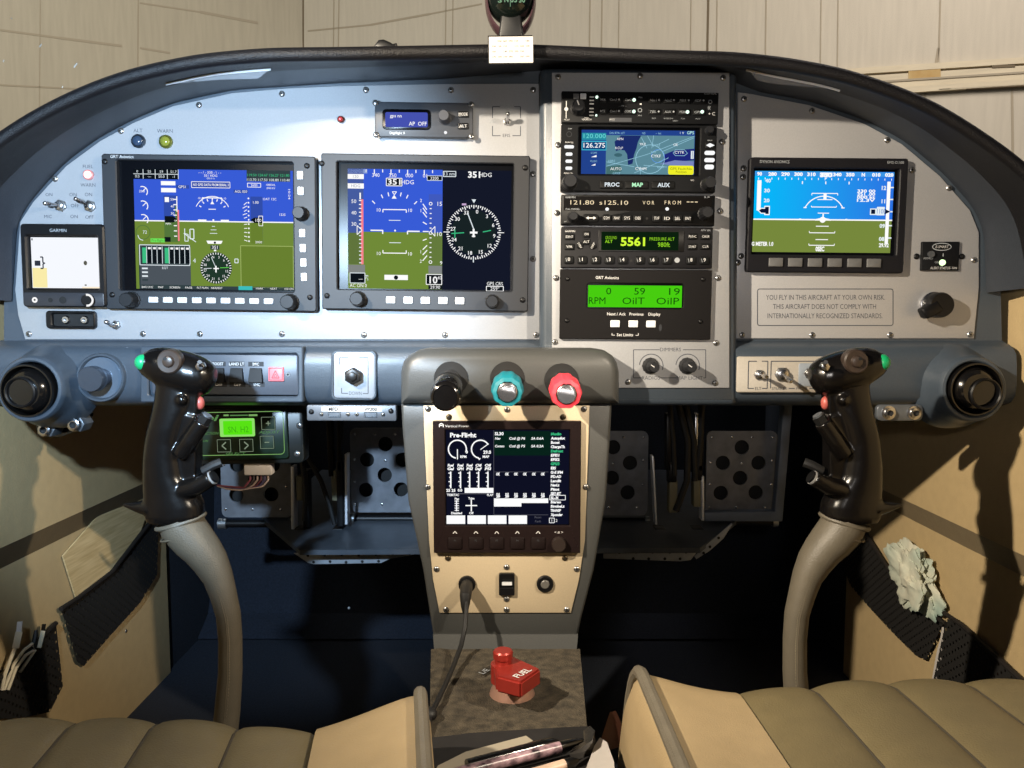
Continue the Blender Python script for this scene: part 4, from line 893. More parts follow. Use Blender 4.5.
t = T('rotary_switch', 'large black rotary switch with a finger lever below the green status light', 'switch', 937, 305, PLF, 0, 6)
mb = t.mb(zm); mb.lathe(719, 574, [(46, 0), (46, 2), (42, 2.5)], STEEL, 32); mb.build('collar', t.o)
mb = t.mb(zm); mb.lathe(720, 575, [(40, 2.2), (44, 4), (44, 14), (40, 17)], BLACK, 36); mb.build('cap', t.o)
mb = t.mb(zm); mb.prism([(700, 560), (724, 590), (708, 606), (672, 622), (662, 618), (650, 594), (652, 588)], 8, 18, BLACK, 1.5); mb.build('lever', t.o)
# ============================================================ LOWER LEDGE ITEMS
def holed(mb, outer, holes, d0, d1, m):
    cu = bpy.data.curves.new('outline', 'CURVE'); cu.dimensions = '2D'; cu.fill_mode = 'BOTH'
    for pts in [outer] + holes:
        sp = cu.splines.new('POLY'); sp.points.add(len(pts) - 1); sp.use_cyclic_u = True
        for i, (x, y) in enumerate(pts): sp.points[i].co = (x, y, 0, 1)
    cu.extrude = 0.5
    ob = bpy.data.objects.new('outline', cu); me = bpy.data.meshes.new_from_object(ob)
    vs = [mb.bm.verts.new(mb.L(v.co.x, v.co.y, d0 + (d1 - d0) * (v.co.z + 0.5))) for v in me.vertices]
    for p in me.polygons: mb.face([vs[i] for i in p.vertices], m)
    bmesh.ops.remove_doubles(mb.bm, verts=vs, dist=1e-6)
    bpy.data.objects.remove(ob); bpy.data.curves.remove(cu); bpy.data.meshes.remove(me)
LY = -0.0237
for lab, cx, cy, ox, oy in (('round black eyeball air vent at the left end of the lower ledge', 29, 390.5, -3, 1), ('round black eyeball air vent at the right end of the lower ledge', 974, 389, 6, 4)):
    t = T('air_vent', lab, 'vent', cx, cy, -0.034, 0, 12, 'eyeball air vents')
    mb = t.mb(); mb.lathe(cx, cy, [(26.8, -2), (26.8, 15), (26, 17), (24.6, 17), (24, 14), (24, 2)], GLOSSK, 48); mb.build('collar', t.o)
    mb = t.mb(); mb.lathe(cx, cy, [(23.6, 3), (23.4, 8), (22, 13), (19, 17.5), (15.5, 20)], GLOSSK, 40); mb.build('eyeball', t.o)
    mb = t.mb(); mb.lathe(cx + ox, cy + oy, [(15.5, 14), (15.5, 22), (14.2, 23), (13, 22), (12.2, 15)], BLACK, 36); mb.disc(cx + ox, cy + oy, 12.6, 15.7, DARKM, 24)
    mb.line(cx + ox - 11, cy + oy, cx + ox + 11, cy + oy, 1.6, 17, BLACK); mb.line(cx + ox, cy + oy - 11, cx + ox, cy + oy + 11, 1.6, 17, BLACK); mb.disc(cx + ox, cy + oy, 3.5, 18, BLACK, 14)
    mb.build('nozzle', t.o)
t = T('pull_knob', 'silver round pull knob in a shallow cup on the left ledge', 'knob', 102, 377.5, LY, 0, 0)
ANOD = mat('satin_metal', (84, 94, 108), 0.3, 0.7, 0.05, 200)
mb = t.mb(); mb.disc(102, 377.5, 20.4, 0.4, mat('cup_floor', (86, 98, 112), .35, .2, .04, 300), 36); mb.build('cup_disc', t.o)
mb = t.mb(); mb.lathe(103, 377.5, [(9, 0.5), (9, 10), (11.5, 12), (12.6, 14), (12.6, 21), (11.8, 22.5)], ANOD, 36, dx=-.05); mb.build('knob', t.o)

t = T('switch_panel', 'dark grey rocker switch panel with a pink warning triangle, behind the left control grip', 'switch panel', 225, 374.5, LY, .4, 3)
zm = (215, 340, 6.024); D = 3
mb = t.mb(zm); mb.box(-382, 88, 500, 330, -1, D, mat('switch_panel_grey', (74, 80, 90), .4, .1, .06, 600), 14, .6)
mb.lathe(440, 205, [(14, D), (13, D + .6), (8, D + .6)], SCREW, 14); mb.disc(440, 205, 7, D + .7, DARKM, 8); mb.build('plate', t.o)
TB = mat('label_black', (30, 31, 35), .5)
for s1, s2, x in (('PUMP', 'OFF', -200), ('FUEL', 'OFF', -85), ('BOOST', 'OFF', 20), ('LAND LT', 'OFF', 132), ('IMC', 'VMC', 248)):
    mb = t.mb(zm); mb.rect(x - 46, 130, x + 46, 158, D + .1, TB); mb.rect(x - 46, 254, x + 50, 282, D + .1, TB); mb.text(s1, x, 144, 17, D + .2, INKW, w=13 * len(s1), off=.02); mb.text(s2, x + 2, 268, 17, D + .2, INKW, w=14 * len(s2), off=.02); mb.build('label', t.o)
    mb = t.mb(zm)
    q = [mb.L(a, b, d) for a, b, d in ((x - 37, 172, D), (x + 37, 172, D), (x + 44, 254, D), (x - 44, 254, D), (x - 35, 172, D + 2), (x + 35, 172, D + 2), (x + 42, 252, D + 4.5), (x - 42, 252, D + 4.5))]
    mb.hexa(q, mat('rocker_black', (14, 14, 16), .45, spec=.2)); mb.rect(x - 36, 168, x + 36, 174, D + .3, BLACK); mb.build('rocker', t.o)
mb = t.mb(zm); mb.box(324, 160, 416, 246, D, D + 2, mat('pink_button', (226, 120, 128), .45, 0, .04, 100), 5, .5); PK = mat('red_ink', (190, 60, 70), .5)
mb.box_line(331, 168, 409, 238, 4, D + 2.1, PK); mb.pline([(368, 182), (390, 226), (346, 226)], 5, D + 2.1, PK, True); mb.pline([(368, 200), (378, 220), (358, 220)], 3, D + 2.1, PK, True); mb.build('warning_button', t.o)

t = T('flap_switch', 'pale plate marked up and down with a black hexagon button, left of the engine levers', 'switch', 354.3, 375, LY, .6, 2)
D = 2
mb = t.mb(zm); mb.box(715, 72, 965, 350, -1, D, mat('pale_blue_plate', (140, 148, 158), .4, .15, .04, 500), 20, .5)
for a in ((752, 105, 806, 105), (868, 105, 922, 105), (922, 105, 922, 322), (752, 105, 752, 150), (762, 290, 762, 322), (762, 322, 800, 322), (890, 322, 922, 322)): mb.line(*a, 6, D + .1, INK)
mb.text('UP', 838, 102, 20, D + .1, INK); mb.text('DOWN', 845, 321, 22, D + .1, INK, w=76); mb.text('FLAPS', 756, 218, 16, D + .1, INKG, rot=90)
mb.build('plate', t.o)
mb = t.mb(zm); mb.prism(circ(838, 216, 52, 6, a0=R(30)), D, D + 9, mat('hex_black', (22, 21, 20), .4), 1.2); mb.prism(circ(838, 216, 30, 6, a0=R(30)), D + 9, D + 11, MATS['hex_black'], .8); mb.build('button', t.o)

t = T('usb_plate', 'thin silver plate with two USB sockets, hanging under the left ledge', 'socket plate', 351.5, 412.5, LY + .004, .2, 0)
zm = (300, 320, 3.012)
mb = t.mb(zm); mb.box(22, 256, 291, 303, -4, 2, mat('usb_plate_metal', (96, 100, 106), .4, .4, .06, 300), 5, .6); mb.rect(66, 261, 248, 275, 2.1, PAPER); mb.text('MFD', 102, 268, 10, 2.2, DARKM, off=.02); mb.text('VP200', 214, 268, 10, 2.2, DARKM, off=.02); mb.build('plate', t.o)
for x in (104, 213):
    mb = t.mb(zm); mb.ring(rr(x - 19, 275, x + 19, 292, 2), rr(x - 16, 278, x + 16, 290, 1), 2, 3, STEEL, 0, 1); mb.rect(x - 17, 277, x + 17, 291, 1.9, DARKM); mb.rect(x - 14, 285, x + 14, 289, 2.6, ALUD); mb.build('usb_socket', t.o)
screws(t, [(300 + x / 3.012, 320 + y / 3.012) for x, y in ((66, 283), (146, 283), (172, 283), (251, 283))], 2, 2.0)
screws(t, [(300 + x / 3.012, 320 + y / 3.012) for x, y in ((36, 276), (275, 273))], 2, 2.6, BLACK)
# right switch plate
t = T('switch_panel', 'pale toggle plate behind the right control grip on the lower ledge', 'switch panel', 791, 375, LY, 0, 2)
zm = (730, 345, 6.024); D = 2
mb = t.mb(zm); mb.box(42, 70, 690, 286, -1, D, mat('pale_plate', (168, 162, 152), .45, .1, .05, 500), 12, .5)
for a in ((110, 98, 110, 262), (226, 98, 226, 262), (110, 98, 160, 98), (190, 98, 226, 98), (110, 262, 145, 262), (195, 262, 226, 262), (246, 98, 246, 262), (246, 98, 620, 98), (356, 262, 392, 262), (480, 262, 560, 262)): mb.line(*a, 6, D + .1, INK)
mb.text('ELT', 172, 262, 17, D + .1, INK); mb.text('SPEAKER', 300, 262, 17, D + .1, INK, w=92); mb.text('PHONE', 436, 262, 17, D + .1, INK, w=70); mb.box(412, 110, 620, 250, D, D + .6, MATS['pale_blue_plate'], 12, .2); mb.build('plate', t.o)
for nm, x, y, dx, dy in (('a', 174, 178, 2, 1), ('b', 312, 176, 3, 6), ('c', 474, 170, 2, 3)):
    px, py = 730 + x / 6.024, 345 + y / 6.024
    r_ = 5.4 if nm != 'b' else 7.6
    mb = t.mb(); mb.prism(circ(px, py, r_, 6), D, D + 2.4, SCREW, .4); mb.lathe(px, py, [(r_ * .68, D + 2.4), (r_ * .68, D + 5), (r_ * .5, D + 5.6)], STEEL, 16); mb.build('bushing', t.o)
    mb = t.mb(); p0 = mb.L(px, py, D + 5); p1 = p0 + Vector((dx * .001, -.013, -dy * .001)); mb.tube([p0.lerp(p1, k / 4) for k in range(5)], [.0012, .0015, .0019, .0023, .0017], STEEL, 10); mb.build('lever', t.o)
t = T('jack_plate', 'small metal plate with two headset jacks under the right end of the ledge', 'socket plate', 899, 412.3, LY + .005, 0, 0)
mb = t.mb(); mb.box(876, 404.5, 922, 420.5, -3, 2, ALUD, 5, .5); mb.build('plate', t.o)
for x in (887.5, 913):
    mb = t.mb(); mb.lathe(x, 412.5, [(7, 2), (7, 3), (5, 3.4), (5, 6), (3, 6.4), (2.6, 3)], STEEL, 22); mb.disc(x, 412.5, 2.8, 4, DARKM, 12); mb.build('jack', t.o)
for lab, x, y in (('left of two metal headset jacks under the left air vent', 47.5, 429), ('right of two metal headset jacks under the left air vent', 77, 424)):
    t = T('headset_jack', lab, 'socket', x, y, -0.008, 0, 0, 'loose headset jacks')
    mb = t.mb(); mb.prism(circ(x, y, 8.4, 6), -16, 2, ALUD, .5); mb.lathe(x, y, [(6.2, 2), (6.2, 7), (4.6, 8), (3.4, 8), (3, 4)], STEEL, 20); mb.disc(x, y, 3.2, 5, DARKM, 12); mb.build('jack', t.o)
mb = MB(); mb.slab([P(36, 422, .012), P(84, 408, .012), P(92, 414, .012), P(88, 426, .012), P(60, 437, .012), P(38, 436, .012)], (0, .003, 0), GLOSSK); single(mb, 'jack_bracket', 'dark bracket carrying the two headset jacks under the left air vent', 'bracket')

# trim controller with the green screen
t = T('trim_controller', 'dark controller box with lit green display and arrow keys, under the left ledge', 'controller', 250, 436, 0.02, -1.0, 0)
zm = (190, 395, 4.387); D = 0
BOX = mat('controller_black', (20, 22, 20), .4, 0, .1, 200); GLN = em('glow_line', (150, 205, 120), .62); GTX = em('glow_text', (120, 180, 105), .5)
mb = t.mb(zm); mb.box(-60, 46, 492, 306, -25, -4, BOX, 22, 1); mb.build('case', t.o)
mb = t.mb(zm); mb.box(-55, 58, 428, 282, -4, 0, mat('controller_face', (18, 34, 24), .35, 0, .1, 100), 14, .6)
mb.pline(rr(-50, 74, 412, 262, 18, 4), 3, .15, GLN, True)
mb.text('epi', 86, 97, 26, .2, GTX, w=92, off=.03, slant=.3); mb.rect(152, 84, 174, 91, .2, GLN); mb.rect(180, 86, 258, 91, .2, GTX); mb.rect(262, 85, 300, 93, .2, GLN)
mb.text('ADJUST', 349, 164, 12, .2, GTX, w=94, slant=.3); mb.text('SELECT', 196, 257, 12, .2, GTX, w=92, slant=.3); mb.text('FUNCTION', 82, 165, 12, .2, GTX, w=90, slant=.3); mb.text('RUN', 64, 198, 10, .2, GTX, slant=.3)
mb.build('face', t.o)
mb = t.mb(zm); mb.ring(rr(134, 102, 286, 181, 6), rr(148, 112, 276, 173, 4), 0, 1.2, em('glow_frame', (150, 235, 110), .9), 0, .3); mb.rect(146, 110, 278, 175, .3, em('lcd_lime', (88, 226, 20))); mb.text('SN. H2', 214, 150, 26, .45, em('lcd_lime_ink', (60, 176, 20)), w=90); mb.build('screen', t.o)
KG = em('glow_key_line', (170, 190, 160), .5)
for s_, x, y in (('+', 347, 125), ('-', 338, 208), ('<', 149, 220), ('>', 247, 220)):
    mb = t.mb(zm); mb.box(x - 31, y - 29, x + 31, y + 29, 0, 1.2, mat('controller_key', (30, 44, 32), .55, spec=.2), 4, .4); mb.box_line(x - 29, y - 27, x + 29, y + 27, 2, 1.3, KG)
    if s_ in '+-':
        mb.line(x - 10, y, x + 10, y, 4, 1.35, KG)
        if s_ == '+': mb.line(x, y - 10, x, y + 10, 4, 1.36, KG)
    else:
        k = -1 if s_ == '<' else 1; mb.pline([(x - 9 * k, y - 16), (x + 9 * k, y), (x - 9 * k, y + 16)], 5, 1.35, KG)
    mb.build('key', t.o)
screws(t, [(190 + x / 4.387, 395 + y / 4.387) for x, y in ((478, 140), (462, 265))], -4, 3.2)
t = T('wire_connector', 'white plastic plug with a bundle of coloured wires below the green-lit controller', 'connector', 258, 468, 0.03, 0, 0)
mb = t.mb(); mb.box(244.5, 461.5, 272, 475, -9, 2, mat('plug_white', (210, 202, 196), .5, 0, .04, 200), 1.5, .8); mb.box(255, 459.5, 262, 464, 0, 4, MATS['plug_white'], 1, .4); mb.build('plug', t.o)
for i, c in enumerate(((120, 60, 70), (60, 50, 50), (150, 130, 120), (90, 40, 50), (70, 60, 90), (170, 150, 140))):
    mb = t.mb(); x0 = 249 + i * 3.6
    pts = [mb.L(x0, 474, -3), mb.L(x0 + 1, 480, 0), mb.L(x0 - 4, 486, 1), mb.L(244 - i, 488 + (i % 3), 0), mb.L(226, 487 + (i % 3) * 1.2, -2), mb.L(216, 486, -2)]
    mb.tube(pts, .0011, mat('wire_%s' % ('red', 'black', 'grey', 'maroon', 'violet', 'tan')[i], c, .5), 6); mb.build('wire', t.o)

# ============================================================ CENTRE CONSOLE
con = empty('centre_console', 'grey centre console tapering down from the engine levers to the carpeted tunnel', 'console', P(506, 640, -0.03))
f = Fr(508, 380, -0.060); mb = f.mb(con)
hood = [(400, 404.5), (400, 372), (402.5, 362), (408, 355.5), (416, 351), (426, 349), (594, 349), (606, 351), (613.5, 356), (618, 363), (620, 372), (620, 404.5)]
mb.prism(hood, -40, 0, GREYC, 9); mb.build('hood', con)
f = Fr(508, 500, -0.048); mb = f.mb(con)
body = [(401, 404), (612, 404), (611, 425), (606, 500), (594, 570), (582, 616), (577, 640), (434, 640), (430, 616), (423, 570), (408, 500), (402, 425)]
mb.prism(body, -66, 0, GREYC, 2.5); mb.build('body', con)
mb = f.mb(con)
q = [mb.L(x, y, d) for x, y, d in ((433, 634, 1), (578, 634, 1), (576, 648, 7), (435, 648, 7), (433, 634, -56), (578, 634, -56), (580, 650, -56), (432, 650, -56))]
mb.hexa(q, GREYC); mb.build('foot', con)
CF = -0.022 - 0.026
CP = [(423.5, 405.5), (589.5, 405.5), (589, 430), (585, 540), (579, 580), (571, 613), (439.5, 613), (433, 580), (429, 540), (424, 430)]
t = plate('console_faceplate', 'cream faceplate on the front of the centre console around the dark power display', CP, CF, 1.6, CREAMPL,
          [(428, 409), (507, 409.5), (584, 409), (427.5, 487), (586, 487), (436.6, 569), (506.6, 567), (576.7, 569), (446, 609.5), (506.6, 609.5), (566.7, 609.5), (506.6, 599)], 506, 510)
screws(t, [(449, 417), (563, 417), (448, 558), (565, 558)], 1.6, 3.0, mat('screw_brass_dark', (70, 58, 40), .35, .7))
CF -= 0.0016
t = T('power_display', 'dark brown electrical system display with white readouts on the centre console', 'display', 507, 487, CF, 0, 6)
zm = (425, 410, 5.121); D = 6
mb = t.mb(zm); mb.ring(rr(42, 60, 798, 736, 3), rr(104, 104, 742, 594, 2), 0, D, VPBLK, .8, 3)
mb.pline([(76, 90), (76, 76), (86, 70), (96, 76), (96, 90)], 4, D + .1, INKW); mb.rect(80, 78, 92, 83, D + .1, INKW); mb.text('Vertical Power', 166, 84, 12, D + .1, INKW, w=122)
for x in (152, 260, 367, 473, 580): mb.pline([(x - 10, 634), (x, 622), (x + 10, 634)], 4, D + .1, INKW)
mb.text('< # >', 686, 627, 13, D + .1, INKW, w=44)
mb.build('bezel', t.o)
mb = t.mb(zm); B = 3; L1, L2, L3 = [B + .12 * i for i in (1, 2, 3)]
mb.rect(98, 98, 748, 600, B, GLASSB); mb.rect(108, 106, 738, 590, L1, em('vp_screen', (14, 16, 34))); mb.rect(352, 112, 640, 236, L1 + .05, em('vp_green', (8, 34, 26)))
mb.text('Pre-Flight', 196, 132, 22, L2, WHITE, w=134, off=.04)
mb.arc(166, 204, 46, 100, 360 + 20, 7, L2, WHITE, 24); mb.line(166, 204, 166, 256, 5, L2, WHITE); mb.text('0', 214, 218, 15, L2, WHITE, off=.04); mb.text('RPM', 196, 242, 12, L2, WHITE, off=.04)
mb.arc(284, 204, 46, 100, 330, 7, L2, WHITE, 24); mb.line(284, 206, 326, 176, 4, L2, WHITE); mb.text('29.0', 318, 219, 16, L2, WHITE, off=.04, w=40); mb.text('MAP', 312, 242, 12, L2, WHITE, off=.04); mb.poly([(270, 250), (286, 250), (278, 260)], L2, WHITE)
for x, a, b in ((131, 'Fuel', 'Gal'), (181, 'Fuel', 'GPH'), (228, 'Fuel', 'PSI'), (274, 'Oil', 'DegF'), (322, 'Oil', 'PSI')):
    mb.text(a, x, 286, 13, L2, WHITE, off=.05, w=32, slant=.15); mb.text(b, x, 304, 13, L2, WHITE, off=.05, w=34, slant=.15); mb.line(x, 318, x, 404, 7, L2, WHITE)
    for i in range(4): mb.line(x - 12 + 4 * (i % 2), 326 + 22 * i, x, 326 + 22 * i, 5, L2, WHITE)
mb.text('25 25', 131, 415, 14, L2, WHITE, off=.04, w=48); mb.text('0.0', 178, 414, 13, L2, WHITE, off=.04); mb.rect(202, 402, 350, 428, L2, WHITE); mb.rect(108, 430, 350, 434, L2, em('vp_rule', (90, 90, 100))); mb.text('TRIM/TAC', 142, 438, 11, L3, WHITE, off=.03, w=62); mb.text('FLAP', 333, 438, 11, L3, WHITE, off=.03, w=32)
mb.line(160, 466, 160, 522, 6, L2, WHITE)
for i in range(5): mb.line(150, 470 + 12 * i, 172, 470 + 12 * i, 4, L2, WHITE)
mb.text('Flap', 162, 458, 10, L2, WHITE, off=.04); mb.text('Disabled', 160, 532, 11, L2, WHITE, off=.04, w=56)
mb.line(236, 462, 236, 524, 6, L2, WHITE); mb.line(206, 493, 266, 493, 6, L2, WHITE); mb.text('Trim', 236, 456, 11, L2, WHITE, off=.04); mb.text('Off', 236, 532, 11, L2, WHITE, off=.04)
mb.text('SL30', 380, 125, 15, L2, WHITE, off=.04, w=46)
for y, a, b in ((149, 'Nav', 'SA 0.6A'), (188, 'Comm', 'SA 0.2A')): mb.text(a, 358, y, 12, L2, WHITE, 'L', off=.03, slant=.2); mb.text('Cctl (J) P' + ('6' if y < 160 else '5'), 472, y, 12, L2, WHITE, off=.03, w=82, slant=.2); mb.text(b, 575, y, 12, L2, WHITE, off=.03, w=64, slant=.2)
mb.line(354, 320, 632, 320, 2, L2, MATS['vp_rule']); mb.line(352, 108, 352, 540, 2, L2, MATS['vp_rule'])
for i in range(6):
    x = 374 + 46 * i; mb.text('OK', x, 331, 13, L2, WHITE, off=.06, w=20, slant=.2); mb.text('0.0', x, 433, 9, L2, WHITE, off=.05, w=18); mb.text('20', x, 445, 12, L2, WHITE, off=.06, w=20)
mb.rect(352, 456, 632, 480, L2, WHITE); mb.rect(352, 470, 494, 498, L2, WHITE); mb.line(352, 541, 632, 541, 2, L2, MATS['vp_rule'])
for i, s_ in enumerate(('iAudio', 'Autopilot', 'Boost', 'ChargeTh', 'Defrost', 'EFIS1', 'EFIS2', 'GPS/3', 'EIS', 'G-E IFM', 'IFD-AD', 'Landlt', 'NavLt', 'Pitot', 'SBY-BT', 'SL-30', 'Stereo', 'StrobeLt', 'TRANSP', 'Xponder')):
    mb.text(s_, 644, 126 + 21.8 * i, 13, L2, WHITE if i not in (0, 4, 7) else SGRN, 'L', w=min(72, 9 * len(s_)), off=.05, slant=.1)
mb.box_line(640, 440, 720, 464, 3, L3, WHITE); mb.rect(684, 444, 718, 460, L3 + .05, MATS['vp_screen'])
for x0, x1 in ((108, 204), (216, 311), (321, 417), (428, 523)): mb.rect(x0, 544, x1, 588, L2, WHITE)
mb.text('Reset', 580, 553, 11, L2, MATS['vp_rule']); mb.text('Fault', 580, 574, 11, L2, MATS['vp_rule']); mb.box_line(638, 558, 664, 582, 3, L2, WHITE); mb.text('1', 651, 570, 14, L2, WHITE); mb.text('2', 675, 570, 14, L2, WHITE)
mb.build('screen', t.o)
KF = mat('vp_key', (25, 18, 18), .45, spec=.12)
for x in (152, 260, 367, 473, 580):
    mb = t.mb(zm); mb.box(x - 36, 652, x + 36, 714, D, D + 1.2, KF, 8, .5); mb.text('F' + str((152, 260, 367, 473, 580).index(x) + 1), x, 668, 9, D + 1.3, mat('dim_label', (60, 62, 66), .5)); mb.build('key', t.o)
mb = t.mb(zm); mb.lathe(686, 686, [(38, D), (37, D + 4), (33, D + 6)], mat('vp_knob', (40, 32, 29), .4), 32, .02, 16); mb.build('knob', t.o)

# engine levers
HF = -0.0602
for lab, hx, hy, kx, ky, body_m, cap_m in (('glossy black push-pull engine lever knob, left of the three on the console hood', 451, 378.7, 449, 391.5, GLOSSK, None), ('teal ringed push-pull engine lever knob with silver centre on the console hood', 507.3, 378.7, 507.6, 389, TEAL, STEEL), ('red ringed push-pull engine lever knob with silver centre on the console hood', 561.5, 380.5, 564, 391, REDP, STEEL)):
    t = T('engine_lever', lab, 'lever', hx, hy, HF, 0, 0, 'push-pull engine levers')
    mb = t.mb(); mb.lathe(hx, hy, [(17.2, 0), (17, .8), (14, .8)], DARKM, 36); mb.build('grommet', t.o)
    ux, uy = (kx - hx) / 40.0, (ky - hy) / 40.0
    at = lambda d: (hx + ux * d, hy + uy * d)
    mb = t.mb(); mb.lathe(hx, hy, [(9.5, 0.5), (9.5, 14)], STEEL, 24, dx=ux, dy=uy); x, y = at(8); mb.lathe(x, y, [(11.5, 8), (11.5, 18)], STEEL, 6, dx=ux, dy=uy); mb.build('shaft', t.o)
    x, y = at(18); mb = t.mb()
    if cap_m is None:
        mb.lathe(x, y, [(13.5, 16), (14.8, 19), (14.8, 38), (13.6, 41), (11.5, 42), (11.2, 41.2)], body_m, 40, dx=ux, dy=uy); mb.build('knob', t.o)
    else:
        mb.lathe(x, y, [(12.5, 16), (14.6, 19), (15.2, 22), (15.2, 32), (13.8, 35.5), (10.2, 36.5), (9.6, 34)], body_m, 48, .03, 10, dx=ux, dy=uy); mb.build('knob', t.o)
        x, y = at(34); mb = t.mb(); mb.lathe(x, y, [(9.4, 33), (9.4, 37.6), (8.6, 38.2)], cap_m, 32, dx=ux, dy=uy); mb.build('centre_button', t.o)

# sockets at the foot of the console
t = T('charging_cable', 'thin black cord plugged into the console, hanging down to the left seat', 'cord', 467, 585, CF, 0, 0)
mb = t.mb(); mb.lathe(467, 584, [(8.6, 0), (8.4, 2.5), (7, 3)], BLACK, 28); mb.build('socket_ring', t.o)
mb = t.mb(); p = [mb.L(467, 584, 3), mb.L(467, 585, 14), mb.L(466.8, 588, 22), mb.L(466.6, 596, 25), mb.L(466.5, 603, 24)]
mb.tube(p, [.0058, .0058, .0055, .0042, .0026], RUBBER, 14); mb.build('plug', t.o)
mb = t.mb(); base = Vector(t.o.location)
cw = [P(466.5, 601, -.075), P(466.3, 612, -.085), P(465, 628, -.095), P(461, 646, -.108), P(455, 662, -.132), P(447, 681, -.162), P(438, 700, -.195), P(430, 716, -.220), P(426, 735, -.245), P(422, 760, -.275), P(419, 790, -.305)]
mb.tube([q - base for q in cw], .0021, RUBBER, 8); mb.build('cable', t.o)
mb = t.mb(); mb.ball(P(429.5, 714, -.218) - base, .0062, RUBBER, 14, (1, 1, .8)); mb.build('bead', t.o)
t = T('usb_socket', 'square black USB socket in the middle of the console foot', 'socket', 506.7, 583.5, CF, 0, 0)
mb = t.mb(); mb.ring(rr(499, 572.5, 514.6, 594.5, 1.5), rr(501, 579, 512.8, 586.5, .6), 0, 4, BLACK, .5, .5); mb.rect(500, 578, 513.5, 588, .5, DARKM); mb.build('housing', t.o)
mb = t.mb(); mb.box(502, 581.5, 512, 584.2, .6, 3.4, BTN, .3); mb.build('tongue', t.o)
t = T('push_button', 'round black push button at the right of the console foot', 'button', 545, 583.5, CF, 0, 0)
mb = t.mb(); mb.lathe(545, 583.5, [(8.4, 0), (8.4, 2), (7.4, 3), (5, 3), (4.6, 1)], BLACK, 28); mb.build('bezel', t.o)
mb = t.mb(); mb.lathe(545, 583.5, [(4.4, .8), (4.4, 3.4), (3.6, 4)], mat('grey_cap', (90, 88, 84), .4), 20); mb.build('cap', t.o)

# label stuck under the right big display
t = T('paper_label', 'white paper label stuck under the right big flight display', 'label', 421.5, 326.5, -0.002, .4, 0)
mb = t.mb(); mb.box(402, 316.5, 441, 336.5, 0, .3, PAPER, .4)
LT = mat('pencil', (112, 92, 96), .8)
for j, wds in enumerate(('CAUTION: SEE BOOK', 'IFR DATA CARD 2B', 'CODE 4418 - DUE')): mb.text(wds, 421.5, 321.5 + 5.2 * j, 2.4, .4, LT, w=31 - 4 * (j % 2))
mb.build('sheet', t.o)

# compass on the glareshield
t = T('compass', 'round black compass with pale green numbers standing on the glareshield', 'compass', 511, 40, -0.10, 0, 0)
mb = t.mb(); mb.prism([(498, 36), (524, 36), (521, 10), (514, 8), (503, 9), (501, 12)], -26, -4, mat('compass_black', (14, 15, 17), .5, 0, .1, 300), 2); mb.build('stand', t.o)
mb = t.mb(); mb.ball(mb.L(510.5, -6, -14), .0205, mat('compass_body', (14, 20, 18), .15, 0, .1, 60, coat=.6), 32, (1.0, 1.0, 1.0)); mb.build('bowl', t.o)
mb = t.mb(); n = 40
loops = []
for rr_, d in ((24.5, -26), (26, -20), (26, -10), (24.2, -6), (23, -6)): loops.append(mb.loop3([mb.L(510.5 + rr_ * math.cos(a), -6 + rr_ * 1.5 * math.sin(a) if math.sin(a) > 0 else -6 + rr_ * math.sin(a), d) for a in [2 * math.pi * i / n for i in range(n)]]))
for i in range(4): mb.bridge(loops[i], loops[i + 1], mat('compass_rim', (70, 50, 56), .25, .2))
mb.bridge(loops[4], loops[0], MATS['compass_rim']); mb.build('rim', t.o)
CG = em('compass_glow', (150, 190, 150), .8)
mb = t.mb()
for s_, x, c in (('S', 500, 5.4), ('N', 506.5, 5.4), ('33', 514, 5.6), ('30', 522, 5)): mb.text(s_, x, 2.2, c, 6.6 - abs(x - 510) * .16, CG, w=6 if len(s_) > 1 else 4, off=.02)
mb.line(510.3, -8, 510.3, 10, .5, 7.0, CG); mb.build('dial', t.o)
t = T('correction_card', 'small white compass correction card fixed to the front of the glareshield rim', 'card', 510.5, 49.5, -0.117, -.6, 0)
mb = t.mb(); mb.box(488, 35.2, 532.5, 63, -3, -.4, BLACK, .5); mb.build('holder', t.o)
mb = t.mb(); mb.box(489, 36.6, 533, 62.8, -.4, 0, PAPER, .3)
for j in range(4):
    for i in range(7):
        if (i * 3 + j) % 5: mb.text(('%03d' % ((i * 30 + j * 90) % 360)), 494 + 5.6 * i, 41 + 5.2 * j, 1.9, .1, mat('card_ink', (66, 60, 58), .8))
mb.build('card', t.o)
# things lying on the glareshield
t = T('black_clip', 'small black clip lying on top of the glareshield', 'clip', 371, 47, -0.09, 0, 0)
mb = t.mb(); mb.prism([(371, 48), (378, 38.5), (383, 38), (390, 41), (392, 42.5), (396, 41.5), (396.5, 48)], -20, -2, mat('clip_black', (20, 20, 21), .35), 1.5); mb.build('jaw', t.o)
mb = t.mb(); mb.box(354, 46.4, 374, 48.6, -16, -4, STEEL, .5, .3); mb.prism([(340, 48.6), (341, 45.6), (347, 45.4), (351, 47), (354, 48.6)], -14, -4, MATS['clip_black'], .8); mb.build('spring', t.o)
